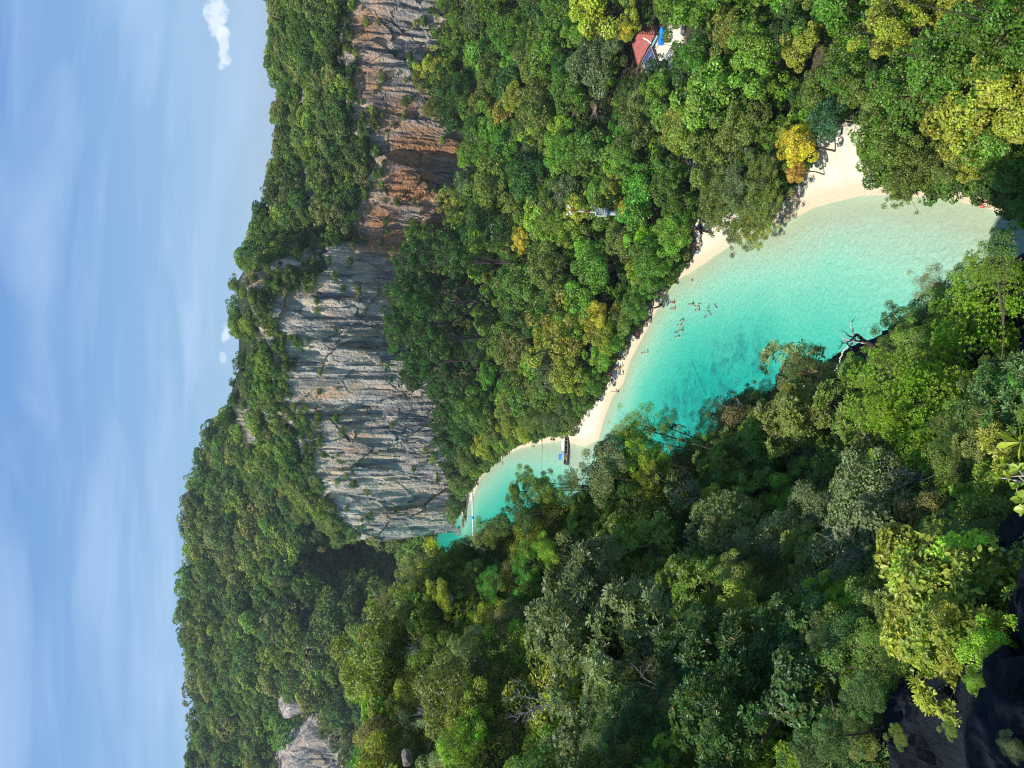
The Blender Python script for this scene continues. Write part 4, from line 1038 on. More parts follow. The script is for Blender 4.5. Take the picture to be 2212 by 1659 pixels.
def twig_mesh(seed, n=16, mat=None):
    rg = np.random.default_rng(seed); mb = MB()
    def grow(p, d, L, r, lev):
        k = np.linspace(0, 1, 5)[:, None]; bend = rg.normal(size=3) * .18 * L
        pts = p + d * L * k + np.sin(k * np.pi * .5) * bend * k
        mb.tube(pts, np.linspace(r, r * .6, 5), 4 if lev else 5, cap=False)
        if lev < 3:
            for _ in range(rg.integers(2, 5)):
                q = pts[rg.integers(2, 5)]; grow(q, unit(d + rg.normal(size=3) * .55 + [0, 0, .15]), L * rg.uniform(.45, .75), r * .55, lev + 1)
    for _ in range(n):
        grow(np.array([rg.normal() * .08, rg.normal() * .08, -.9]), unit(rg.normal(size=3) * .55 + [0, 0, 1.0]), rg.uniform(.6, 1.0), .022, 0)
    return mb.mesh("bare_twigs", mat or BARKP)
TWIG = [twig_mesh(1, 5), twig_mesh(2, 7), twig_mesh(3, 4)]

def depth_field(px, py):
    w = 0; s_ = 0
    for x, y, d, h in NEARPTS:
        k = ((px - x) ** 2 + (py - y) ** 2 + 400) ** -2; w = w + k; s_ = s_ + k * d
    return s_ / w
shrubs = []
fc = {'g': (.16, .235, .045), 'd': (.075, .145, .04), 'b': (.22, .34, .036), 'y': (.30, .32, .045), 'o': (.215, .25, .065), 'gg': (.18, .22, .10), 'br': (.23, .20, .08), 'l': (.30, .42, .05), 'vg': (.11, .30, .04)}
fc = {k_: tuple(np.array(v_) * (1.14, 1.2, 1.1)) for k_, v_ in fc.items()}
FCN = {'g': "mid green", 'd': "dark green", 'b': "bright green", 'y': "yellow green", 'o': "olive", 'gg': "grey-green", 'br': "brown-tinged", 'l': "pale lime green", 'vg': "fresh vivid green"}
SEXCL = []
def make_shrub(kind, pos, rad, ck, sz=.9, ground=None):
    colr = np.array(fc[ck]) * random.uniform(.88, 1.12)
    if kind == 'bare':
        me_, h = TWIG[random.randrange(3)], .9
        root = empty("bare_shrub", (pos[0], pos[1], pos[2] - h * rad)); root.rotation_euler = (0, 0, random.uniform(0, 6.28))
        c = link("twigs", me_, root, (0, 0, h * rad)); c.scale = (rad, rad, rad)
    else:
        me_, tk, h = random.choice(SP_[kind])
        gz = pos[2] - h * rad if ground is None else ground
        H = pos[2] - gz
        root = empty("shrub" if kind != 'x' else "shrub", (pos[0], pos[1], gz)); root.rotation_euler = (0, 0, random.uniform(0, 6.28))
        c = link("foliage", me_, root, (0, 0, H)); c.scale = (rad, rad, rad * sz); c.color = (*colr, 1); c.rotation_euler = (random.uniform(-.2, .2), random.uniform(-.2, .2), 0)
        t = link("stems", tk, root, (0, 0, H)); t.scale = (rad, rad, rad)
        if H > h * rad * 1.15:      # rooted back on the slope and leaning out
            best = None
            inw = np.array([-11.0, 18.0]) - np.array(pos[:2]); inw /= np.linalg.norm(inw)
            for q in np.arange(0, 6.1, .5):
                bx, by = pos[0] + inw[0] * q, pos[1] + inw[1] * q; bz = float(near_h(np.array([bx]), np.array([by]))[0])
                if best is None or (bz <= pos[2] - .2 * rad and pos[2] - bz < pos[2] - best[2]): best = (bx, by, bz)
            root.location = best; root.rotation_euler = (0, 0, 0)
            off = np.array(pos) - np.array(best)
            c.location = off; t.location = off
            k_ = np.linspace(0, 1, 6)[:, None]; path = off * k_ + np.sin(k_ * np.pi) * np.array([random.uniform(-.2, .2), random.uniform(-.2, .2), -.15]) * rad
            MB().tube(path, np.linspace(.055, .03, 6) * rad, 6).build("trunk", BARK, root)
    tag(root, None, "shrub" if rad < 2.6 else "tree", "shrubs and small trees on the near hillside")
    if rad >= 2.6: root.name = "hillside_tree" if kind != 'bare' else "bare_tree"
    shrubs.append((root, *project(pos)[:2], ck, kind, rad))
    SEXCL.append((pos[0], pos[1], rad)); return root
def sh(kind, px, py, dep, rpx, ck, sz=.9):
    if dep > 33: dep = min(dep, depth_field(px, py) * 1.0)
    pos = at_depth(px, py, dep); rad = rpx * dep / FV
    g = float(near_h(np.array([pos[0]]), np.array([pos[1]]))[0])
    return make_shrub(kind, pos, rad, ck, sz, ground=min(g, pos[2] - .5 * rad))
# growth the picture singles out: kind, x, y, depth, radius in picture units, colour
for a_ in [('fine-leaved', 1950, 862, 24, 104, 'b'), ('fine-leaved', 2010, 900, 23, 110, 'b'), ('fine-leaved', 2130, 760, 24, 110, 'b'), ('fine-leaved', 2130, 1060, 19, 100, 'b'), ('fine-leaved', 2030, 985, 21, 70, 'b'), ('fine-leaved', 2190, 860, 20, 90, 'b'), ('fine-leaved', 2160, 640, 24, 80, 'b'),
           ('fine-leaved', 2150, 570, 23, 50, 'g'), ('oval-leaved', 1975, 745, 27, 46, 'g'), ('small-leaved', 2030, 735, 27, 52, 'g'), ('oval-leaved', 2000, 690, 28, 44, 'd'), ('fine-leaved', 2080, 690, 26, 60, 'b'), ('oval-leaved', 2100, 610, 26, 44, 'g'), ('small-leaved', 2170, 600, 24, 40, 'g'), ('small-leaved', 1905, 765, 28, 34, 'g'), ('oval-leaved', 1850, 800, 30, 40, 'g'), ('small-leaved', 1790, 830, 33, 40, 'br'), ('round-leaved', 2168, 520, 21, 26, 'd'), ('small-leaved', 2015, 620, 30, 44, 'br'), ('oval-leaved', 2055, 660, 29, 52, 'g'), ('oval-leaved', 1945, 700, 31, 38, 'd'), ('small-leaved', 1735, 790, 40, 44, 'd'), ('small-leaved', 1655, 852, 46, 28, 'd'), ('oval-leaved', 1625, 855, 47, 26, 'd'),
           ('small-leaved', 1385, 925, 62, 50, 'b'), ('oval-leaved', 1372, 968, 60, 46, 'b'), ('small-leaved', 1445, 925, 60, 38, 'g'), ('small-leaved', 1345, 935, 63, 28, 'y'), ('oval-leaved', 1425, 1000, 56, 44, 'b'), ('small-leaved', 1400, 1030, 56, 36, 'y'), ('oval-leaved', 1330, 985, 64, 44, 'gg'), ('oval-leaved', 1300, 1030, 62, 46, 'gg'), ('whorled', 1305, 975, 66, 22, 'gg'),
           ('oval-leaved', 1145, 1040, 78, 30, 'g'), ('oval-leaved', 1180, 1055, 76, 34, 'g'), ('oval-leaved', 1115, 1062, 80, 22, 'g'), ('small-leaved', 1225, 1050, 74, 34, 'd'), ('small-leaved', 1240, 1035, 74, 20, 'o'), ('small-leaved', 1060, 1150, 86, 30, 'o'), ('small-leaved', 1035, 1130, 90, 14, 'g'), ('small-leaved', 1030, 1160, 90, 20, 'o'), ('oval-leaved', 1090, 1130, 83, 30, 'd'), ('oval-leaved', 1130, 1110, 80, 34, 'd'),
           ('oval-leaved', 1185, 1190, 70, 34, 'b'), ('small-leaved', 1140, 1220, 68, 42, 'vg'), ('small-leaved', 1060, 1260, 62, 34, 'vg'), ('small-leaved', 1140, 1290, 58, 44, 'vg'), ('small-leaved', 940, 1240, 70, 30, 'gg'), ('oval-leaved', 890, 1230, 72, 30, 'gg'), ('small-leaved', 915, 1280, 64, 40, 'o'), ('oval-leaved', 960, 1290, 62, 34, 'y'), ('small-leaved', 880, 1330, 60, 36, 'gg'), ('small-leaved', 835, 1300, 62, 28, 'br'),
           ('whorled', 1560, 1010, 48, 56, 'g'), ('whorled', 1640, 960, 42, 70, 'g'), ('whorled', 1720, 900, 38, 74, 'o'), ('whorled', 1640, 1080, 36, 80, 'g'), ('whorled', 1760, 1000, 33, 80, 'gg'), ('oval-leaved', 1750, 820, 40, 44, 'br'), ('oval-leaved', 1560, 1120, 36, 60, 'y'), ('small-leaved', 1530, 900, 52, 34, 'd'), ('small-leaved', 1520, 960, 52, 40, 'b'), ('oval-leaved', 1850, 1040, 30, 40, 'br'), ('small-leaved', 1890, 1090, 26, 70, 'b'), ('small-leaved', 1800, 1120, 27, 60, 'b'),
           ('whorled', 1300, 1290, 34, 120, 'gg'), ('whorled', 1400, 1210, 36, 110, 'g'), ('whorled', 1240, 1380, 30, 110, 'gg'), ('whorled', 1420, 1340, 28, 120, 'gg'), ('whorled', 1520, 1280, 26, 90, 'g'), ('oval-leaved', 1610, 1330, 22, 60, 'y'), ('oval-leaved', 1600, 1250, 24, 50, 'o'),
           ('oval-leaved', 1700, 1180, 26, 70, 'gg'), ('oval-leaved', 1830, 1200, 22, 90, 'gg'), ('round-leaved', 1880, 1130, 20, 60, 'gg'), ('round-leaved', 1955, 1215, 17, 90, 'y'), ('round-leaved', 2040, 1280, 14, 90, 'l'), ('round-leaved', 2080, 1370, 12, 80, 'l'), ('round-leaved', 1990, 1380, 13, 90, 'y'), ('round-leaved', 2120, 1260, 13, 90, 'l'), ('fine-leaved', 2190, 1370, 11.5, 90, 'b'), ('oval-leaved', 2190, 1280, 13, 90, 'd'),
           ('whorled', 1640, 1450, 20, 110, 'd'), ('whorled', 1520, 1420, 22, 100, 'd'), ('round-leaved', 1730, 1480, 16, 90, 'd'), ('small-leaved', 1860, 1400, 16, 90, 'd'), ('whorled', 1560, 1560, 18, 110, 'd'), ('whorled', 1750, 1360, 19, 90, 'd')]:
    sh(*a_)
for px, py, dep, rpx in [(1560, 890, 50, 60), (960, 1240, 66, 46), (1010, 1210, 72, 40), (1430, 1020, 56, 50), (1500, 1070, 42, 56), (1700, 1040, 33, 70), (1130, 1530, 28, 60), (1200, 1230, 60, 44), (1950, 1030, 21, 60), (1850, 1180, 20, 80), (900, 1560, 36, 60), (1380, 1500, 24, 60), (880, 1400, 52, 40)]:
    sh('bare', px, py, dep, rpx, 'g')
# filling the rest of the slope
rg = np.random.default_rng(99)
def at_depths(px, py, dep):
    Dr = np.stack([(829.5 - py) / FV, CP + (1106 - px) / FV * SP, -SP + (1106 - px) / FV * CP], 1)
    return np.array([0, 0, CAM_Z]) + Dr * dep[:, None]
n = 24000
qx = rg.uniform(720, 2260, n); qy = rg.uniform(820, 1720, n); qd = depth_field(qx, qy)
qp = at_depths(qx, qy, qd * rg.uniform(.97, 1.06, n))
ok = inside(qp[:, 0], qp[:, 1], EDGE_POLY) & ~((qx > 1760) & (qy > 1420) & (qx + qy > 3290))
qg = near_h(qp[:, 0], qp[:, 1]); got = 0
for i in np.nonzero(ok)[0]:
    if got >= 205: break
    pos = qp[i].copy(); px, py, dep, g = qx[i], qy[i], qd[i], float(qg[i])
    rad = rg.uniform(1.3, 2.6) * np.clip(dep / 34, .36, 1.15)
    late = i > n * .4
    if late: rad *= .7
    if any((pos[0] - ex) ** 2 + (pos[1] - ey) ** 2 < ((er + rad) * (.5 if late else .62)) ** 2 for ex, ey, er in SEXCL): continue
    pos[2] = g + rad * rg.uniform(.6, 1.0)
    left = px < 1150
    kind = rg.choice(['whorled', 'oval-leaved', 'fine-leaved', 'round-leaved', 'small-leaved'], p=[.14, .44, .03, .03, .36] if left else [.38, .28, .12, .05, .17])
    ck = rg.choice(['g', 'd', 'b', 'y', 'o', 'gg', 'br', 'vg'], p=[.20, .05, .14, .16, .18, .14, .10, .03] if left else [.26, .24, .10, .05, .10, .2, .04, .01])
    make_shrub(kind, pos, rad, ck, ground=g - .2); got += 1
print("shrubs", len(shrubs))
# low ground cover hiding the rock between them
rg = np.random.default_rng(55)
n = 5200
px = rg.uniform(720, 2230, n); py = rg.uniform(820, 1700, n)
dep = depth_field(px, py) * rg.uniform(.95, 1.15, n)
Pg = at_depths(px, py, dep)
k = inside(Pg[:, 0], Pg[:, 1], EDGE_POLY) & ~((px > 1740) & (py > 1400) & (px + py > 3280))
Pg = Pg[k]; dep = dep[k]
S = rg.uniform(.5, 1.1, len(Pg)) * np.clip(dep / 34, .35, 1.6)
Pg[:, 2] = near_h(Pg[:, 0], Pg[:, 1]) + S * .35
NEARM = [crown_mesh("low_growth", 950 + s, 22, .4, -.3, (1, 1, .75), .3, 3200, .075, .034, 'oval', up=.5, mat=LEAF_MASS)[0] for s in range(3)]
scatter("ground_cover", "tangled low growth between the shrubs of the near slope", Pg, S, [(m_, c_) for m_ in NEARM for c_ in [(.08, .14, .04), (.13, .19, .04), (.16, .17, .06), (.19, .23, .04)]], 5)

# ------------------------------------------------------------------ materials of made things
M_WHITE = simple("white_paint", (0.78, 0.78, 0.76), 0.45); M_RED = simple("red_paint", (0.55, 0.06, 0.03), 0.45); M_GREY = simple("grey_metal", (0.36, 0.39, 0.42), 0.45, 0.3)
M_DARK = simple("dark_rubber", (0.03, 0.03, 0.035), 0.7); M_WOOD = simple("old_wood", (0.16, 0.09, 0.05), 0.7, scale=14); M_PLANK = simple("pale_planks", (0.46, 0.36, 0.25), 0.8, scale=10)
M_BLUE = simple("blue_plastic", (0.02, 0.24, 0.72), 0.4, vary=.08); M_LBLUE = simple("pale_blue_plastic", (0.22, 0.58, 0.72), 0.4, vary=.08); M_CONC = simple("concrete", (0.36, 0.34, 0.31), 0.9, scale=4)
M_GLASS = simple("solar_cell", (0.045, 0.06, 0.16), 0.18, spec=.6, vary=.1); M_ROPE = simple("green_rope", (0.03, 0.14, 0.09), 0.8); M_HULL = simple("tarred_hull", (0.075, 0.05, 0.035), 0.5, scale=5)
M_PURPLE = simple("purple_cloth", (0.38, 0.18, 0.5), 0.9); M_BLACK = simple("black_cloth", (0.012, 0.01, 0.02), 0.9)
M_STONE = simple("shore_rock", (0.20, 0.17, 0.14), 0.9, vary=.5, scale=1.6)
def roof_mat():
    m, nt, o = new_mat("red_sheet_roof")
    t = N(nt, 'ShaderNodeTexCoord')
    uv = N(nt, 'ShaderNodeAttribute', attribute_name='across')
    wv = N(nt, 'ShaderNodeMath', {0: uv.outputs['Fac'], 1: 26.0}, operation='MULTIPLY')
    sn = N(nt, 'ShaderNodeMath', {0: wv.outputs[0]}, operation='SINE')
    nz = N(nt, 'ShaderNodeTexNoise', {'Vector': t.outputs['Object'], 'Scale': 2.0, 'Detail': 6.0})
    c = ramp(nt, nz.outputs['Fac'], [(0.3, (0.34, 0.085, 0.07)), (0.7, (0.50, 0.15, 0.13))])
    b = N(nt, 'ShaderNodeBsdfPrincipled', {'Base Color': c, 'Roughness': 0.5})
    bp = N(nt, 'ShaderNodeBump', {'Height': sn.outputs[0], 'Strength': 0.8, 'Distance': 0.05}); nt.links.new(bp.outputs[0], b.inputs['Normal'])
    nt.links.new(b.outputs[0], o.inputs[0]); return m
M_ROOF = roof_mat()
def V3(px, py, z): return at_z(px, py, z)
def tint_mat(name, rough=.8):
    m, nt, o = new_mat(name); oi = N(nt, 'ShaderNodeObjectInfo'); t = N(nt, 'ShaderNodeTexCoord')
    nz = N(nt, 'ShaderNodeTexNoise', {'Vector': t.outputs['Object'], 'Scale': 9.0, 'Detail': 3.0})
    c = N(nt, 'ShaderNodeMixRGB', {'Fac': .35, 'Color1': oi.outputs['Color'], 'Color2': ramp(nt, nz.outputs['Fac'], [(.3, .6), (.7, 1.1)])}, blend_type='MULTIPLY').outputs[0]
    b = N(nt, 'ShaderNodeBsdfPrincipled', {'Base Color': c, 'Roughness': rough}); nt.links.new(b.outputs[0], o.inputs[0]); return m
M_SKIN = tint_mat("skin", .55); M_CLOTH = tint_mat("cloth", .85); M_HAIR = tint_mat("hair", .6)

# ------------------------------------------------------------------ the hut, its solar array and the water tanks
A = V3(1366.6, 96.1, 6.0); B = V3(1378.8, 73.5, 6.0); C_ = V3(1414.1, 76.2, 3.9); Dd = V3(1378, 141.4, 3.9); F_ = V3(1409, 44, 3.9)
G_ = Dd + (F_ - C_)
hc = (C_ + Dd + F_ + G_) / 4; gz = float(land_h(np.array(hc[0]), np.array(hc[1])))
base = np.array([hc[0], hc[1], gz])
hut = empty("hut", base); tag(hut, "small hut with a faded red sheet-metal hip roof in a clearing among the trees", "hut")
def roof_face(name, pts, mat):
    mb = MB(); mb.slab(pts, .07); me = mb.mesh(name, mat)
    e = unit((pts[-1] - pts[0])[None])[0] if False else unit((Dd - C_)[None])[0]
    at = me.attributes.new('across', 'FLOAT', 'POINT'); at.data.foreach_set('value', np.array([np.dot(np.array(v.co), e) for v in me.vertices], np.float32)); return me
for k, pts in enumerate([[C_, B, A, Dd], [C_, F_, B], [F_, G_, A, B], [G_, Dd, A]]):
    p = [q - base for q in pts]; o = link("roof_face", roof_face("roof_face", p, M_ROOF), hut)
# ridge and hip caps
for p, q in [(A, B), (B, C_), (A, Dd), (B, F_), (A, G_)]:
    MB().tube([p - base + [0, 0, .04], q - base + [0, 0, .04]], [.06, .06], 5).build("ridge_cap", M_ROOF, hut)
for (px, py, w) in [(1392.5, 83.5, .35), (1398.8, 87, .28), (1404, 91.5, .28)]:
    n_ = np.cross(Dd - C_, B - C_); n_ /= np.linalg.norm(n_); n_ = n_ if n_[2] > 0 else -n_
    d = ray(px, py); s = np.dot(C_ - np.array([0, 0, CAM_Z]), n_) / np.dot(d, n_); P = np.array([0, 0, CAM_Z]) + d * s + n_ * .03 - base
    u = unit((Dd - C_)[None])[0]; v = np.cross(n_, u)
    MB().slab([P - u * .13 - v * .24, P + u * .13 - v * .24, P + u * .13 + v * .24, P - u * .13 + v * .24], .03).build("skylight", M_WHITE, hut)
u = unit((Dd - C_)[None])[0]; v = unit((F_ - C_)[None])[0]
LU = np.linalg.norm(Dd - C_); LV = np.linalg.norm(F_ - C_)
mw = MB()
q = [C_ + u * .5 + v * .5, Dd - u * .5 + v * .5, G_ - u * .5 - v * .5, F_ + u * .5 - v * .5]
for i in range(4):
    a, b = q[i] - base, q[(i + 1) % 4] - base; a = a * [1, 1, 0]; b = b * [1, 1, 0]
    mw.box(((a + b) / 2 + [0, 0, (3.8 - gz) / 2]), (np.linalg.norm(b - a), .12, 3.8 - gz), math.atan2((b - a)[1], (b - a)[0]))
mw.build("wall", M_PLANK, hut)
T, L_, R_, B_ = V3(1405.7, 99.8, 3.5), V3(1387.8, 130.5, 3.5), V3(1422.4, 143.4, 2.9), V3(1404.5, 174.1, 2.9)
gc = (T + L_ + R_ + B_) / 4; gz2 = float(land_h(np.array(gc[0]), np.array(gc[1]))); base = np.array([gc[0], gc[1], gz2])
arr = empty("solar_array", base); tag(arr, "slanted array of twenty dark blue solar panels in front of the red-roofed hut", "solar panels")
def bil(s, t): return (T * (1 - s) * (1 - t) + L_ * s * (1 - t) + R_ * (1 - s) * t + B_ * s * t) - base
MB().slab([bil(-.01, -.01), bil(1.01, -.01), bil(1.01, 1.01), bil(-.01, 1.01)], .04).build("frame", M_WHITE, arr)
for i in range(5):
    for j in range(4):
        g1, g2 = .035, .03
        MB().slab([bil((i + g1) / 5, (j + g2) / 4) + [0, 0, .03], bil((i + 1 - g1) / 5, (j + g2) / 4) + [0, 0, .03], bil((i + 1 - g1) / 5, (j + 1 - g2) / 4) + [0, 0, .03], bil((i + g1) / 5, (j + 1 - g2) / 4) + [0, 0, .03]], .04).build("solar_panel", M_GLASS, arr)
for s, t in [(.05, .05), (.95, .05), (.05, .95), (.95, .95), (.5, .5)]:
    p = bil(s, t); MB().tube([p * [1, 1, 0] - [0, 0, .1], p - [0, 0, .05]], [.05, .05], 6).build("post", M_GREY, arr)
def tank(px, py, r, h, mat, label, lid=True):
    top = V3(px, py, 2.2 + h); g = float(land_h(np.array(top[0]), np.array(top[1])))
    t = empty("water_tank", (top[0], top[1], g)); tag(t, label, "water tank", "water tanks beside the hut")
    hh = top[2] - g
    zs = np.linspace(0, hh, 9); rr = [r * (1.0 if i % 2 else .965) for i in range(9)]
    MB().tube([(0, 0, z) for z in zs], rr, 20).build("drum", mat, t, smooth=False)
    MB().tube([(0, 0, hh), (0, 0, hh + .05), (0, 0, hh + .1)], [r * .98, r * .8, r * .3], 20).build("lid", mat, t)
    return t
tank(2602.3 / 1.8228, 122.3 / 1.8228, .64, 1.15, M_BLUE, "large bright blue water drum farthest from the solar panels")
tank((2460 + 985 / 7.05) / 1.8228, (90 + 395 / 7.05) / 1.8228, .5, .9, M_BLUE, "middle blue water drum squeezed between two taller ones")
tank((2460 + 955 / 7.05) / 1.8228, (90 + 520 / 7.05) / 1.8228, .6, 1.0, M_BLUE, "blue water drum next to the timber lean-to")
tank((2480 + 815 / 7.05) / 1.8228, (150 + 705 / 7.05) / 1.8228, .5, 1.0, M_LBLUE, "pale turquoise water drum at the lower corner of the solar panels")
p0 = V3((2460 + 910 / 7.05) / 1.8228, (90 + 345 / 7.05) / 1.8228, 3.3); p1 = V3((2460 + 735 / 7.05) / 1.8228, (90 + 680 / 7.05) / 1.8228, 3.3)
gut = empty("gutter", p0); tag(gut, "pale blue gutter pipe running along the hut beside the drums", "pipe")
MB().tube([(0, 0, 0), p1 - p0], [.12, .12], 8).build("pipe", M_LBLUE, gut)
for k in (.1, .9):
    e = (p1 - p0) * k; gg = float(land_h(np.array((p0 + e)[0]), np.array((p0 + e)[1]))); MB().tube([e, e + [0, 0, gg - 3.3]], [.05, .05], 5).build("support", M_GREY, gut)
c4 = [V3((2480 + x / 7.05) / 1.8228, (150 + y / 7.05) / 1.8228, z) for x, y, z in [(650, 345, 2.9), (770, 180, 2.9), (870, 185, 2.5), (725, 415, 2.5)]]
b4 = sum(c4) / 4; g4 = float(land_h(np.array(b4[0]), np.array(b4[1]))); b4 = np.array([b4[0], b4[1], g4])
lean = empty("lean_to", b4); tag(lean, "small timber lean-to roofed with pale boards between drums and solar panels", "shed")
for k in range(5):
    s0, s1 = k / 5 + .01, (k + 1) / 5 - .01
    f = lambda s, t: (c4[0] * (1 - s) * (1 - t) + c4[3] * s * (1 - t) + c4[1] * (1 - s) * t + c4[2] * s * t) - b4
    MB().slab([f(s0, 0), f(s1, 0), f(s1, 1), f(s0, 1)], .04).build("board", M_PLANK, lean)
for s, t in [(.1, .1), (.9, .1), (.1, .9), (.9, .9)]:
    p = f(s, t); MB().tube([p * [1, 1, 0] - [0, 0, .1], p], [.06, .06], 6).build("post", M_WOOD, lean)
for k, (x, y) in enumerate([(760, 455), (800, 520), (790, 590)]):
    p = V3((2480 + x / 7.05) / 1.8228, (150 + y / 7.05) / 1.8228, 2.2); g = float(land_h(np.array(p[0]), np.array(p[1])))
    mb = MB().box((0, 0, (2.2 - g) / 2), (1.25, .75, 2.2 - g), .6); o = mb.build("concrete_block", M_CONC, loc=(p[0], p[1], g))
    tag(o, ["weathered concrete block nearest the timber lean-to", "middle weathered concrete block beside the solar panels", "concrete block nearest the pale turquoise drum"][k], "block", "concrete blocks by the hut")

# ------------------------------------------------------------------ mast
def z_at(px, Y):
    t = (1106 - px) / FV; return CAM_Z + Y * (-SP + t * CP) / (CP + t * SP)
MY = 118.0; mg = float(land_h(np.array(MAST[0]), np.array(MY)))
FX = lambda x: z_at(x / 1.8228, MY)
mast = empty("radio_mast", (MAST[0], MY, mg)); tag(mast, "slender red and white mast with a round railed platform rising over the canopy", "mast")
L0 = lambda z: (0, 0, z - mg)
MB().tube([L0(mg), L0(FX(2385))], [.42, .34], 14).build("lower_pole", M_GREY, mast, smooth=True)
zp = FX(2384)
MB().tube([L0(zp - .12), L0(zp - .1), L0(zp), L0(zp + .02)], [.62, .7, .7, .66], 20).build("platform", M_GREY, mast)
rl = MB()
for zz_ in (zp + .5, zp + .9, zp + 1.3):
    th = np.linspace(0, 2 * np.pi, 21); rl.tube(np.stack([.68 * np.cos(th), .68 * np.sin(th), 0 * th + zz_ - mg], 1), np.full(21, .045), 5)
for th in np.linspace(0, 2 * np.pi, 11)[:-1]:
    rl.tube([(.68 * math.cos(th), .68 * math.sin(th), zp - mg), (.68 * math.cos(th), .68 * math.sin(th), zp - mg + 1.3)], [.035, .035], 4)
rl.build("railing", M_WHITE, mast)
MB().box((-.35, -.35, FX(2352) - mg), (.55, .45, 1.0)).build("cabinet", simple("cabinet_green", (.35, .45, .42), .5), mast)
MB().tube([(0.1, 0, zp + .7 - mg), (1.0, .2, zp + 2.3 - mg)], [.09, .09], 6).build("antenna_panel", M_WHITE, mast)
segs = [2372, 2345, 2322, 2300, 2275, 2250]
for i in range(5):
    MB().tube([L0(FX(segs[i])), L0(FX(segs[i + 1]))], [.17 - .01 * i, .17 - .01 * i], 10).build("pole_section", M_WHITE if i in (0, 1, 3) else M_RED, mast)
for dx_, dy_, dz_ in [(-.55, 0, 0), (.5, .1, .15), (-.3, -.4, .35), (.65, -.2, .55), (-.6, .2, .6)]:
    z = FX(2250) + dz_ - mg
    MB().tube([(dx_ * .2, dy_ * .2, z), (dx_, dy_, z)], [.04, .04], 5).build("bracket", M_RED, mast)
    MB().tube([(dx_, dy_ - .12, z), (dx_, dy_ + .02, z), (dx_, dy_ + .12, z)], [.1, .22, .2], 12).build("dish", M_WHITE, mast)

def pole(px0, px1, py, z0, r, mat, label, cat, name):
    p = V3(px1, py, z0); g = float(land_h(np.array(p[0]), np.array(p[1]))); zt = z_at(px0, p[1])
    o = empty(name, (p[0], p[1], g)); tag(o, label, cat); MB().tube([(0, 0, 0), (0, 0, zt - g)], [r, r * .8], 8).build("shaft", mat, o); return o, zt - g
o, h = pole(1274, 1304, 545.3, 8.5, .09, M_GREY, "thin grey pole with a short crossbar standing in the canopy", "pole", "utility_pole")
MB().tube([(-.5, 0, h * .93), (.5, 0, h * .93)], [.05, .05], 5).build("crossbar", M_GREY, o)
o, h = pole(1236, 1262, 631, 8.0, .05, M_WOOD, "purple cloth bundle on a thin wooden pole in a dark gap of the jungle", "flag", "cloth_on_pole")
cl = MB()
cl.tube([(0, 0, h - .2), (.05, 0, h + .3), (.1, 0.05, h + .75), (.06, 0, h + 1.1)], [.14, .42, .34, .08], 9); cl.build("cloth", M_PURPLE, o, smooth=True)

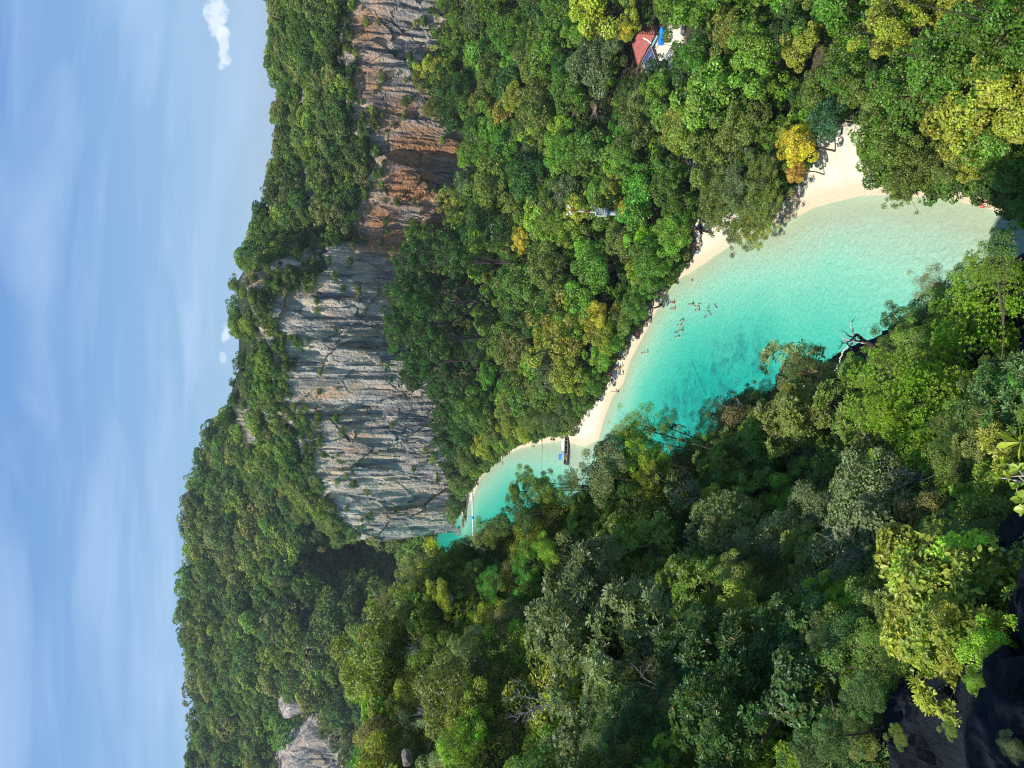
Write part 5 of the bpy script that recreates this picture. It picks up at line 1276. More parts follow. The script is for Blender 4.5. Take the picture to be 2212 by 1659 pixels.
# ------------------------------------------------------------------ longtail boat
def boat():
    bow = at_z(1228, 931, 0.0); st = at_z(1228, 998, 0.0)
    ctr = (bow + st) / 2; L = np.linalg.norm(bow - st) * 1.18; a = math.atan2((bow - st)[1], (bow - st)[0])
    o = empty("longtail_boat", (ctr[0], ctr[1], 0.0), a); tag(o, "wooden longtail boat with a low white roof moored at the tip of the beach", "boat")
    n = 30; x = np.linspace(-L / 2, L / 2, n); t = (x + L / 2) / L
    hw = .95 * np.clip(np.sin(np.clip(t * .92 + .13, 0, 1) * np.pi) ** .55, .03, 1); hw[-1] = .05
    sheer = .55 + .35 * (1 - t) ** 3 + 2.1 * np.clip(t - .72, 0, 1) ** 2 * 12 * .45
    keel = -.35 + 1.5 * np.clip(t - .78, 0, 1) ** 1.5 * 6 * .5
    V = []; 
    prof_ = [(1, 0), (1.0, .0), (.92, .45), (.6, .85), (0, 1), (-.6, .85), (-.92, .45), (-1, 0)]
    prof_ = [(1, 0), (.92, .45), (.6, .85), (0, 1), (-.6, .85), (-.92, .45), (-1, 0), (-.86, 0.02), (-.8, .45), (-.5, .75), (0, .85), (.5, .75), (.8, .45), (.86, .02)]
    for i in range(n):
        for py_, pz_ in prof_: V.append((x[i], py_ * hw[i], sheer[i] + (keel[i] - sheer[i]) * pz_))
    k = len(prof_); F = [(i * k + j, i * k + (j + 1) % k, (i + 1) * k + (j + 1) % k, (i + 1) * k + j) for i in range(n - 1) for j in range(k)]
    F += [tuple(range(k))[::-1], tuple((n - 1) * k + j for j in range(k))]
    link("hull", np_mesh("hull", V, [np.array(F[:-2])], M_HULL, smooth=True), o)
    for s in (1, -1):
        MB().tube([(x[i], s * hw[i] * .96, sheer[i] + .03) for i in range(n)], np.full(n, .05), 5).build("gunwale", M_PLANK, o)
    MB().tube([(L / 2 - .25, 0, sheer[-1] - .2), (L / 2 + .1, 0, sheer[-1] + .6), (L / 2 + .25, 0, sheer[-1] + 1.1)], [.12, .1, .06], 6).build("prow", simple("pink_prow", (.6, .35, .28), .6), o)
    for i in range(5):
        MB().box((-L / 2 + 1.4 + i * 1.25, 0, .45), (.3, 1.5, .05)).build("thwart", M_PLANK, o)
    def roof(x0, x1, z, mat, nm):
        mb = MB(); th = np.linspace(-1, 1, 7)
        v = [(xx_, y * .85, z + .18 * (1 - y * y) + dz) for xx_ in (x0, x1) for dz in (0, -.05) for y in th]
        f = [(j, j + 1, 14 + j + 1, 14 + j) for j in range(6)] + [(7 + j, 21 + j, 21 + j + 1, 7 + j + 1) for j in range(6)] + [(0, 14, 21, 7), (6, 13, 27, 20)] + [(j, 7 + j, 8 + j, j + 1) for j in range(6)] + [(14 + j, 15 + j, 22 + j, 21 + j) for j in range(6)]
        mb.add(v, f).build(nm, mat, o)
        return mb
    roof(-.9, 1.6, 1.45, M_WHITE, "roof"); r2 = roof(-2.1, -.95, 1.45, simple("grey_canvas", (.25, .29, .34), .8), "canvas_roof")
    for xx_ in (-2.0, -.9, .4, 1.5):
        for s in (1, -1): MB().tube([(xx_, s * .8, .5), (xx_, s * .82, 1.45)], [.035, .035], 5).build("roof_post", M_WHITE, o)
    MB().slab([(-3.1, .15, 1.75), (-1.75, .15, 1.8), (-1.75, .55, 2.35), (-3.1, .55, 2.3)], .03).build("blue_awning", M_BLUE, o)
    for xx_ in (-3.05, -1.8): MB().tube([(xx_, .3, .5), (xx_, .4, 2.2)], [.03, .03], 5).build("awning_post", M_GREY, o)
    MB().box((-L / 2 + .6, 0, .95), (.7, .4, .4)).build("engine", M_DARK, o)
    MB().tube([(-L / 2 + .4, 0, 1.05), (-L / 2 - 1.0, .1, .6), (-L / 2 - 2.0, .15, .1)], [.05, .04, .035], 6).build("propeller_shaft", M_GREY, o)
    for k in range(5): MB().box((-L / 2 + 1.0 + .45 * k, .3 * (-1) ** k, .62), (.32, .3, .25), .4 * k).build("gear_bag", [M_DARK, M_PLANK, M_GREY][k % 3], o)
    e = at_z(1238, 1036, 0.02); s = at_z(1226, 999, .6)
    t = np.linspace(0, 1, 12)[:, None]; p = s + (e - s) * t - np.sin(t * np.pi) * [0, 0, .25]
    r = MB().tube(p - s, np.full(12, .07), 5).build("mooring_rope", M_ROPE, loc=s); tag(r, "dark green mooring rope running from the stern of the longtail boat into the water", "rope")
boat()
# a thin line lying across the bay
p = [at_z(1172, 940, .02), at_z(1171, 985, .02), at_z(1170, 1022, .02)]
tag(MB().tube([q - p[0] for q in p], [.05] * 3, 4).build("buoy_line", M_ROPE, loc=p[0]), "thin dark line lying on the water left of the longtail boat", "rope")
p = [at_z(1494, 780, .02), at_z(1503, 800, .02), at_z(1515, 832, .02), at_z(1528, 855, .02)]
tag(MB().tube([q - p[0] for q in p], [.04] * 4, 4).build("buoy_line", M_ROPE, loc=p[0]), "thin dark line in the turquoise water below the beach group", "rope")

# floating walkway
a_, b_ = at_z(1020, 1060, .25), at_z(1022, 1158, .25)
wk = empty("floating_walkway", (a_[0], a_[1], 0)); tag(wk, "straight white floating walkway lying off the foot of the cliff", "walkway")
d = (b_ - a_); Lw = np.linalg.norm(d); ang = math.atan2(d[1], d[0]); nn_ = int(Lw / 1.0)
fm = MB().box((0, 0, 0), (.94, 1.25, .45)).mesh("float_block", M_WHITE); fb = MB().box((0, 0, 0), (.94, 1.25, .45)).mesh("float_block", M_BLUE)
for i in range(nn_):
    q = d * (i + .5) / nn_; o = link("float_block", fb if i == int(nn_ * .58) else fm, wk, (q[0], q[1], .18)); o.rotation_euler = (0, 0, ang)
for k in (.02, .3, .58, .86):
    q = d * k + np.array([0, .8, 0]); MB().tube([(q[0], q[1], -1), (q[0], q[1], 1.0)], [.06, .06], 6).build("mooring_post", M_GREY, wk)

# ------------------------------------------------------------------ rocks along the shore
def rock_mesh(seed, fl=.7):
    rg = np.random.default_rng(seed); P = fib(90, -1, rg)
    n_ = 1 + .28 * fbm(P[:, 0] * 1.5 + seed, P[:, 1] * 1.5, P[:, 2] * 1.5, 3, seed) + .35 * facet(P[:, 0] * 1.1 + seed, P[:, 1] * 1.1, P[:, 2] * 1.1, seed, .8)
    import bmesh
    bm = bmesh.new(); [bm.verts.new(p) for p in (P * n_[:, None] * [1, 1, fl])]; bmesh.ops.convex_hull(bm, input=bm.verts)
    for v in [v for v in bm.verts if not v.link_faces]: bm.verts.remove(v)
    me = bpy.data.meshes.new("boulder"); bm.to_mesh(me); bm.free(); me.materials.append(M_STONE); return me
RM = [rock_mesh(s) for s in range(1, 6)]
ROCKS = [(1026.6, 1047, .9, "dark boulder standing in the shallows just off the end of the walkway"), (1404, 690, .7, "brown boulder on the narrow sand beside the bathers, nearest the orange bather"), (1410, 668, .55, "low stone half in shade behind the bathers"), (1396, 700, .6, "rounded stone by the exposed tree roots"),
         (1412, 640, .5, "stone under the tree edge next to the yellow ball"), (1418, 622, .6, "dark stone lying in the shade at the narrowest sand"), (1372, 716, .5, "small boulder just above the orange bather"), (1384, 708, .7, "broad flat stone in the tree shade left of the bathers"), (1000, 1132, 1.9, "large dark boulder fallen at the foot of the cliff end"), (992, 1146, 2.2, "largest grey boulder at the very end of the cliff"),
         (1006, 1122, 1.2, "small boulder at the cliff foot nearest the walkway"), (1012, 1018, .6, "stone at the far end of the beach"), (1085, 1000, .6, "stone on the pale strip under the far trees"), (1100, 978, .5, "small stone at the second sandy notch of the far beach"), (1362, 742, .35, "small stone at the root of the tree line above the wader"), (1494, 605, .3, "little rock at the water's edge below the picnickers")]
for k, (px, py, r, lab) in enumerate(ROCKS):
    p = at_z(px, py, .1); g = max(-.3, float(land_h(np.array(p[0]), np.array(p[1]))))
    o = link("boulder", RM[k % 5], None, (p[0], p[1], g + r * .15)); o.scale = (r, r * .8, r * .75); o.rotation_euler = (0, 0, k * 1.3); tag(o, lab, "rock", "rocks along the waterline")

# the pale boulder on the left slope
for px, py, dep, r, lab in [(878, 1638, 31, .32, "pale grey limestone boulder lying in the shrubs at the lower left")]:
    p = at_depth(px, py, dep); o = link("boulder", RM[2], None, p); o.scale = (r, r, r); tag(o, lab, "rock")

# ------------------------------------------------------------------ bleached dead branch over the water
def zb(x, y): return (3250 + x / 4.23) / 1.8228, (1220 + y / 4.23) / 1.8228
BLEACH = bark_mat('bleached_wood', (0.36, 0.34, 0.31), (0.62, 0.6, 0.56))
DB = {'trunk': ([(830, 640), (760, 590), (700, 545), (640, 510), (580, 450), (500, 412), (480, 470)], .17, .08, BARKD), 'l0': ([(660, 545), (560, 530), (480, 515), (440, 520), (400, 503), (350, 488), (320, 475)], .10, .035, BLEACH),
      'l1': ([(484, 470), (468, 400), (443, 290), (426, 205), (455, 172), (492, 112)], .07, .02, BLEACH), 'l2': ([(490, 470), (445, 560), (390, 610), (330, 650), (280, 710), (250, 790), (240, 870), (200, 950), (160, 1010)], .07, .035, BLEACH),
      'l3': ([(385, 615), (350, 530), (300, 465), (250, 405), (165, 325)], .05, .018, BLEACH), 'l4': ([(470, 465), (400, 440), (350, 398), (288, 342)], .05, .02, BARKD), 'l5': ([(490, 470), (430, 500), (350, 545), (280, 565), (262, 610), (218, 655)], .05, .018, BARKD),
      'l6': ([(345, 530), (375, 590), (415, 640), (462, 692)], .04, .016, BARKD), 'l7': ([(295, 558), (276, 530), (252, 522)], .02, .01, BARKD), 'l8': ([(276, 530), (285, 510)], .015, .008, BARKD), 'l9': ([(262, 610), (235, 620), (210, 590)], .018, .008, BARKD), 'l10': ([(640, 500), (560, 525), (500, 500)], .08, .05, BARKD)}
o0 = at_depth(*zb(760, 590), 25)
db = empty("dead_branch", o0); tag(db, "bleached leafless branch forking out over the turquoise water", "dead tree")
rg = np.random.default_rng(3)
for k, (pts_, r0, r1, mt) in DB.items():
    q = [at_depth(*zb(x, y), 25 + .25 * math.sin(i * 1.1 + len(k)) + (0 if k == 'trunk' else .25 * i * (1 if len(pts_) % 2 else -1) * .4)) for i, (x, y) in enumerate(pts_)]
    q = np.array(q) - o0
    tt = np.linspace(0, len(q) - 1, len(q) * 4); q = np.stack([np.interp(tt, np.arange(len(q)), q[:, c]) for c in range(3)], 1) + rg.normal(size=(len(tt), 3)) * .015
    MB().tube(q, np.linspace(r0, r1, len(q)) * .5, 6).build("trunk" if k == 'trunk' else "limb", mt, db, smooth=True)

# ------------------------------------------------------------------ people
def body(pose, seed=0):
    """joints: pelvis first. returns an evaluated skin mesh"""
    J = {'pel': (0, 0, .95), 'wai': (0, 0, 1.08), 'che': (0, .0, 1.30), 'nec': (0, .0, 1.47), 'hea': (0, .02, 1.58), 'top': (0, .0, 1.72),
         'shl': (-.17, 0, 1.42), 'shr': (.17, 0, 1.42), 'ell': (-.24, .02, 1.14), 'elr': (.24, .02, 1.14), 'wrl': (-.26, .08, .90), 'wrr': (.26, .08, .90), 'hal': (-.26, .10, .82), 'har': (.26, .10, .82),
         'hil': (-.09, 0, .90), 'hir': (.09, 0, .90), 'knl': (-.11, .02, .50), 'knr': (.11, .02, .50), 'anl': (-.12, -.02, .09), 'anr': (.12, -.02, .09), 'tol': (-.13, .14, .03), 'tor': (.13, .14, .03)}
    Rr = dict(pel=.13, wai=.12, che=.145, nec=.055, hea=.092, top=.06, shl=.058, shr=.058, ell=.042, elr=.042, wrl=.028, wrr=.028, hal=.032, har=.032, hil=.10, hir=.10, knl=.06, knr=.06, anl=.04, anr=.04, tol=.028, tor=.028)
    J.update(pose)
    names = list(J); E = [('pel', 'wai'), ('wai', 'che'), ('che', 'nec'), ('nec', 'hea'), ('hea', 'top'), ('che', 'shl'), ('che', 'shr'), ('shl', 'ell'), ('shr', 'elr'), ('ell', 'wrl'), ('elr', 'wrr'), ('wrl', 'hal'), ('wrr', 'har'),
                          ('pel', 'hil'), ('pel', 'hir'), ('hil', 'knl'), ('hir', 'knr'), ('knl', 'anl'), ('knr', 'anr'), ('anl', 'tol'), ('anr', 'tor')]
    V = [J[n] for n in names]; Rd = [Rr[n] for n in names]; Ed = [(names.index(a), names.index(b)) for a, b in E]
    for s in 'lr':      # five fingers of unequal length, the thumb leaving the side of the palm
        h = np.array(J['ha' + s]); w = np.array(J['wr' + s]); d = unit((h - w)[None])[0]; side = unit(np.cross(d, [0.1, .9, .2])[None])[0]
        hi = names.index('ha' + s)
        for k, (off, ln) in enumerate([(-.028, .075), (-.01, .085), (.01, .08), (.028, .062)]):
            V.append(tuple(h + side * off * 1.2 + d * ln * .55)); V.append(tuple(h + side * off * 1.3 + d * ln + np.array([0, .012, 0]))); Rd += [.009, .007]; Ed += [(hi, len(V) - 2), (len(V) - 2, len(V) - 1)]
        sg = 1 if s == 'l' else -1
        V.append(tuple(w + d * .03 + side * .035 * sg)); V.append(tuple(w + d * .065 + side * .055 * sg)); Rd += [.011, .009]; Ed += [(names.index('wr' + s), len(V) - 2), (len(V) - 2, len(V) - 1)]
    # nose
    V.append(tuple(np.array(J['hea']) + unit((np.array([0, 1.0, 0]) + 0 * np.array(J['hea']))[None])[0] * .1)); Rd.append(.012); Ed.append((names.index('hea'), len(V) - 1))
    me = bpy.data.meshes.new("person_rig"); me.from_pydata(V, Ed, []); ob = bpy.data.objects.new("person_rig", me); COL.objects.link(ob)
    md = ob.modifiers.new("skin", 'SKIN'); md.use_smooth_shade = True
    sv = me.skin_vertices[0].data
    for i, r in enumerate(Rd): sv[i].radius = (r, r); sv[i].use_root = (i == 0)
    sb = ob.modifiers.new("sub", 'SUBSURF'); sb.levels = 1; sb.render_levels = 1
    dg = bpy.context.evaluated_depsgraph_get(); res = bpy.data.meshes.new_from_object(ob.evaluated_get(dg)); res.name = "person_body"
    bpy.data.objects.remove(ob); bpy.data.meshes.remove(me)
    res.materials.clear(); res.materials.append(M_SKIN)
    parts = {}
    n = names
    def seg(ch, r, k=8, mat=M_CLOTH, nm="cloth"):
        mb = MB()
        for c, rr in zip(ch, r): mb.tube([J[q] if isinstance(q, str) else q for q in c], rr, k)
        return mb.mesh(nm, mat, True)
    pel = np.array(J['pel']); wai = np.array(J['wai']); che = np.array(J['che']); 
    thl = (np.array(J['hil']) * .45 + np.array(J['knl']) * .55); thr = (np.array(J['hir']) * .45 + np.array(J['knr']) * .55)
    parts['shorts'] = seg([[tuple(wai * .3 + pel * .7 + [0, 0, .04]), 'pel', tuple(pel - (wai - pel) * .5)], ['hil', tuple(thl)], ['hir', tuple(thr)]], [[.15, .165, .14], [.12, .105], [.12, .105]])
    parts['brief'] = seg([[tuple(wai * .1 + pel * .9), tuple(pel - (wai - pel) * .4)], ['hil', tuple(np.array(J['hil']) * .8 + np.array(J['knl']) * .2)], ['hir', tuple(np.array(J['hir']) * .8 + np.array(J['knr']) * .2)]], [[.155, .15], [.118, .112], [.118, .112]])
    parts['top'] = seg([[tuple(pel * .2 + wai * .8), tuple(wai * .5 + che * .5), 'che', tuple(che * .45 + np.array(J['nec']) * .55)], ['shl', tuple(np.array(J['shl']) * .5 + np.array(J['ell']) * .5)], ['shr', tuple(np.array(J['shr']) * .5 + np.array(J['elr']) * .5)]], [[.15, .16, .185, .12], [.085, .068], [.085, .068]])
    parts['band'] = seg([[tuple(wai * .2 + che * .8), 'che']], [[.165, .178]])
    h = np.array(J['hea']); tp = np.array(J['top']); u_ = unit((tp - np.array(J['nec']))[None])[0]
    parts['hair'] = seg([[tuple(h - u_ * .02 - np.array([0, .035, 0])), tuple(h + u_ * .05 - np.array([0, .02, 0])), tuple(tp + u_ * .0), tuple(tp + u_ * .035)]], [[.10, .115, .09, .03]], 9, M_HAIR, "hair")
    # eyes and mouth as small dark marks on the face
    e = MB()
    for sx_ in (-.032, .032): e.box(tuple(h + u_ * .02 + np.array([sx_, .088, 0])), (.022, .012, .012))
    e.box(tuple(h - u_ * .045 + np.array([0, .085, 0])), (.045, .012, .010)); parts['face'] = e.mesh("face_features", simple("dark_features", (.08, .03, .03), .6))
    return res, parts
POSES = {
 'stand': {}, 'walk': {'knl': (-.11, .20, .52), 'anl': (-.12, .12, .12), 'tol': (-.12, .30, .08), 'knr': (.11, -.04, .50), 'anr': (.12, -.30, .12), 'tor': (.12, -.18, .04), 'ell': (-.25, -.10, 1.16), 'wrl': (-.27, -.04, .93), 'hal': (-.27, 0, .86), 'elr': (.25, .12, 1.16), 'wrr': (.25, .28, 1.0), 'har': (.25, .35, .96)},
 'arms': {'ell': (-.40, .02, 1.30), 'wrl': (-.62, .08, 1.22), 'hal': (-.70, .1, 1.2), 'elr': (.40, .02, 1.30), 'wrr': (.62, .10, 1.20), 'har': (.70, .12, 1.18)},
 'bend': {'wai': (0, .10, 1.02), 'che': (0, .28, 1.10), 'nec': (0, .43, 1.12), 'hea': (0, .54, 1.12), 'top': (0, .67, 1.10), 'shl': (-.17, .38, 1.12), 'shr': (.17, .38, 1.12), 'ell': (-.22, .44, .86), 'elr': (.22, .44, .86), 'wrl': (-.18, .50, .62), 'wrr': (.18, .50, .62), 'hal': (-.17, .52, .54), 'har': (.17, .52, .54)},
 'sit': {'pel': (0, 0, .14), 'wai': (0, -.02, .28), 'che': (0, .02, .50), 'nec': (0, .04, .67), 'hea': (0, .07, .78), 'top': (0, .05, .92), 'shl': (-.17, .03, .62), 'shr': (.17, .03, .62), 'ell': (-.22, .16, .42), 'elr': (.22, .16, .42), 'wrl': (-.14, .34, .42), 'wrr': (.14, .34, .42), 'hal': (-.10, .41, .44), 'har': (.10, .41, .44),
         'hil': (-.10, .04, .13), 'hir': (.10, .04, .13), 'knl': (-.15, .42, .42), 'knr': (.15, .42, .42), 'anl': (-.15, .62, .08), 'anr': (.15, .62, .08), 'tol': (-.16, .78, .03), 'tor': (.16, .78, .03)},
 'swim': {'pel': (0, -.3, 0), 'wai': (0, -.17, .02), 'che': (0, .05, .05), 'nec': (0, .22, .10), 'hea': (0, .33, .15), 'top': (0, .42, .24), 'shl': (-.17, .16, .06), 'shr': (.17, .16, .06), 'ell': (-.42, .30, .0), 'elr': (.42, .30, .0), 'wrl': (-.56, .50, .0), 'wrr': (.56, .50, .0), 'hal': (-.60, .58, .0), 'har': (.60, .58, .0),
          'hil': (-.09, -.36, 0), 'hir': (.09, -.36, 0), 'knl': (-.24, -.70, -.05), 'knr': (.20, -.74, -.06), 'anl': (-.30, -1.08, -.12), 'anr': (.22, -1.12, -.10), 'tol': (-.32, -1.22, -.14), 'tor': (.23, -1.26, -.12)}}
BODY = {k: body(v) for k, v in POSES.items()}
SK = [(.62, .34, .22), (.72, .44, .32), (.48, .25, .15), (.66, .38, .27)]
CC = dict(red=(.70, .04, .03), orange=(.85, .16, .03), white=(.75, .75, .72), black=(.02, .02, .025), blue=(.04, .30, .70), navy=(.02, .05, .16), teal=(.03, .25, .28), yellow=(.80, .70, .10), grey=(.30, .32, .35), pink=(.75, .25, .30))
def person(pose, px, py, rz, label, lower, lc, upper=None, uc=None, hair=(.05, .03, .02), scale=1.0, sink=0.0, group=None, skin=0, zz=None):
    p = at_z(px, py, 0.0) if zz is None else at_z(px, py, zz)
    for _ in range(6):
        g = float(land_h(np.array(p[0]), np.array(p[1]))) if sink == 0 else -sink * scale
        p = at_z(px, py, g if sink == 0 else 0.0)
    z = g if sink == 0 else -sink * scale
    o = empty("person", (p[0], p[1], z), rz); o.scale = (scale,) * 3
    tag(o, label, "person", group)
    b, parts = BODY[pose]
    q = link("body", b, o); q.color = (*SK[skin], 1)
    q = link("hair", parts['hair'], o); q.color = (*hair, 1)
    link("face_features", parts['face'], o)
    q = link({"shorts": "shorts", "brief": "swim_briefs"}[lower], parts[lower], o); q.color = (*CC[lc], 1)
    if upper: q = link({"top": "shirt", "band": "bikini_top"}[upper], parts[upper], o); q.color = (*CC[uc], 1)
    return o
G1, G2, G3, G4 = "bathers in the shallows", "people on the sand by the notice board", "people in the shade of the tree edge", "people on the near beach"
PI = math.pi
# in the water, upright and waist deep
person('stand', 1458, 653, .4, "tanned bather standing farthest from the others, upper of the two close to the sand", "brief", 'red', sink=.75, group=G1)
person('stand', 1459, 666.6, -.6, "tanned bather standing waist deep, lower of the two close to the sand", "brief", 'orange', sink=.75, group=G1, skin=3)
person('walk', 1498, 657, 1.2, "bather wading alone midway along the upper row", "brief", 'black', 'band', 'black', sink=.8, group=G1)
person('arms', 1510, 661, 2.0, "upper one of the pair of bathers close together with arms out", "brief", 'black', 'band', 'black', sink=.9, group=G1, skin=1)
person('stand', 1511, 669.6, -1.0, "lower one of the pair of bathers close together", "brief", 'navy', sink=.9, group=G1, skin=3)
person('swim', 1532, 661, 1.0, "swimmer in a grey-green top left of the swimmer in blue", "brief", 'teal', 'top', 'teal', sink=.04, group=G1)
person('swim', 1547, 661, 2.4, "swimmer in blue farthest out along the upper row", "shorts", 'navy', 'top', 'blue', sink=.04, group=G1)
person('swim', 1533, 675, -.7, "dark-clothed swimmer just below the swimmer in grey-green", "shorts", 'black', 'top', 'teal', sink=.04, group=G1)
person('swim', 1525, 683, .5, "low swimmer with only head and shoulders showing, farthest down the outer group", "shorts", 'black', 'top', 'navy', sink=.10, group=G1)
person('arms', 1476, 692, 1.1, "topmost bather of the lower cluster of five", "brief", 'white', 'band', 'white', sink=1.05, group=G1, skin=1)
person('arms', 1472, 702, 2.2, "splashing bather second from the top in the lower cluster", "shorts", 'grey', sink=.95, group=G1, skin=3)
person('arms', 1476, 713, -.4, "dark-haired bather in black in the middle of the lower cluster", "brief", 'black', 'band', 'black', sink=.9, group=G1)
person('stand', 1463, 718, .3, "small bather nearest the sand in the lower cluster", "shorts", 'navy', 'top', 'grey', sink=1.05, group=G1, scale=.85)
person('arms', 1467, 728, 1.6, "bottommost bather of the lower cluster of five", "brief", 'black', sink=.95, group=G1, skin=1)
person('walk', 1400, 762, -.9, "lone wader in a pale top off the narrow sand", "brief", 'white', 'band', 'yellow', sink=.35, group=G1, skin=1)
# by the board
person('walk', 1346.5, 793, .4, "tanned walker nearest the water on the open sand", "shorts", 'red', group=G2, skin=3)
person('stand', 1342, 797, 2.0, "swimmer in a bikini standing beside the tanned walker", "brief", 'pink', 'band', 'pink', group=G2, skin=1)
person('walk', 1321, 805, 1.2, "bare-chested person stepping out of the tree shade", "brief", 'red', group=G2)
person('stand', 1328, 811, -.7, "person in a bright orange life vest on the sand", "shorts", 'black', 'top', 'orange', group=G2)
person('stand', 1347, 809, -1.5, "person in a white shirt facing the water", "shorts", 'grey', 'top', 'white', group=G2)
person('sit', 1306, 834, .9, "person in red sitting upright next to the white board", "shorts", 'black', 'top', 'red', group=G2)
person('stand', 1308, 841, -.4, "person in red standing right at the white board", "shorts", 'red', 'top', 'red', group=G2)
person('sit', 1310, 837, -2.0, "person in orange crouched in front of the two in red", "shorts", 'orange', group=G2, skin=3)
person('stand', 1306, 851, .2, "person in an orange-red vest alone below the white board", "shorts", 'grey', 'top', 'orange', group=G2)
person('stand', 1332, 846, 1.8, "small child on the wet sand, left of two", "brief", 'white', 'band', 'white', group=G2, scale=.7, skin=1)
person('sit', 1337, 846.8, -1.8, "small child crouching at the water's edge, right of two", "shorts", 'black', group=G2, scale=.8)
person('walk', 1389, 720, -.6, "orange-shirted bather walking at the foot of the tree line", "shorts", 'red', 'top', 'orange', group=G2)
person('walk', 1434, 637.5, -1.2, "dark-skinned figure at the waterline beside a yellow ball", "brief", 'black', group=G1, skin=2)
person('stand', 1447, 611, .7, "tiny figure alone on the narrow strip of sand", "brief", 'pink', group=G1, skin=1)
# picnickers under the trees
person('sit', 1510, 467, -2.2, "person in orange sitting in dappled shade above the black mat", "shorts", 'white', 'top', 'orange', group=G3)
person('sit', 1501, 488, -1.2, "person seated on the black mat", "shorts", 'black', 'top', 'grey', group=G3, zz=1.5)
person('sit', 1506, 494, 1.9, "second person on the black mat, with bare shoulders", "shorts", 'black', group=G3, zz=1.5)
person('stand', 1496, 516, .6, "person in dark red standing at the tree edge below the mat", "shorts", 'black', 'top', 'red', group=G3)
person('stand', 1504, 528, -.8, "person in a light blue shirt in the middle of the shade", "shorts", 'black', 'top', 'blue', group=G3)
person('bend', 1517, 526, 1.4, "person bending over at the edge of the shade", "shorts", 'black', group=G3, skin=3)
person('sit', 1507, 537, 2.6, "person in black sitting behind the blue-shirted one", "shorts", 'black', 'top', 'black', group=G3)
person('sit', 1513, 543, -.9, "person in a pale blue top sitting lowest in the shade", "shorts", 'white', 'top', 'blue', group=G3)
# near beach
person('walk', 1897, 393, 2.6, "left one of two sunburnt women walking side by side on the open sand", "brief", 'red', 'band', 'red', group=G4, skin=3, hair=(.1, .05, .03))
person('walk', 1903, 392, 2.9, "right one of two sunburnt women walking side by side on the open sand", "brief", 'black', 'band', 'black', group=G4, skin=3)
person('stand', 1722, 417, 1.2, "shaded figure in red under the leaning tree, topmost of three", "shorts", 'red', group=G4)
person('stand', 1722, 426, 1.4, "middle figure of three under the leaning tree, in yellow and black", "shorts", 'yellow', 'top', 'black', group=G4)
person('walk', 1727, 434, 1.0, "lowest of three under the leaning tree, in a pale shirt", "shorts", 'navy', 'top', 'white', group=G4)
person('sit', 2114, 414, 1.5, "dark-haired person in blue half hidden by the tree edge", "shorts", 'blue', 'top', 'blue', group=G4)
person('bend', 2137, 448, -1.9, "person in a red swimsuit bending at the corner of the beach", "brief", 'red', 'top', 'red', group=G4, skin=3)

# board, mat, ball
p = at_z(1298, 840, 1.6); g = float(land_h(np.array(p[0]), np.array(p[1])))
nb = empty("notice_board", (p[0], p[1], g), .35); tag(nb, "white notice board with a small dark symbol at the tree edge", "sign")
MB().box((0, 0, 1.15), (.95, .05, .8)).build("panel", M_WHITE, nb)
for s in (-.38, .38): MB().tube([(s, .04, 0), (s, .04, 1.6)], [.035, .035], 6).build("post", M_WOOD, nb)
mb = MB(); mb.box((0, -.032, 1.32), (.12, .012, .12)); mb.box((0, -.032, 1.12), (.08, .012, .24)); mb.box((0, -.032, 1.16), (.30, .012, .06)); mb.box((-.07, -.032, .93), (.06, .012, .2), 0); mb.box((.07, -.032, .93), (.06, .012, .2), 0)
mb.build("symbol", M_DARK, nb)
cs = [at_z(x, y, 1.75) for x, y in [(1497, 489), (1502, 476), (1508, 496), (1501, 508)]]
c0 = sum(cs) / 4; g = float(land_h(np.array(c0[0]), np.array(c0[1])))
mt = MB()
gn = 8; vs_ = []
for i in range(gn):
    for j in range(gn):
        s, t = i / (gn - 1), j / (gn - 1); q = cs[0] * (1 - s) * (1 - t) + cs[1] * s * (1 - t) + cs[3] * (1 - s) * t + cs[2] * s * t
        q = q - c0; q[2] = float(land_h(np.array(q[0] + c0[0]), np.array(q[1] + c0[1]))) - g + .06 + .05 * math.sin(i * 1.3 + j * .9); vs_.append(q)
mt.add(vs_, [(i * gn + j, i * gn + j + 1, (i + 1) * gn + j + 1, (i + 1) * gn + j) for i in range(gn - 1) for j in range(gn - 1)])
o = mt.build("beach_mat", M_BLACK, loc=(c0[0], c0[1], g)); sm = o.modifiers.new("thick", 'SOLIDIFY'); sm.thickness = .03
tag(o, "rumpled black mat spread on the shaded sand", "mat")
p = at_z(1430, 642, .15); import bmesh
bm = bmesh.new(); bmesh.ops.create_icosphere(bm, subdivisions=3, radius=.28); me = bpy.data.meshes.new("ball"); bm.to_mesh(me); bm.free(); me.materials.append(simple("yellow_vinyl", (.78, .85, .12), .4))
for f in me.polygons: f.use_smooth = True
tag(link("float_ring", me, None, (p[0], p[1], max(.1, float(land_h(np.array(p[0]), np.array(p[1]))) + .25))), "yellow inflatable ball at the waterline beside the dark-skinned figure", "ball")

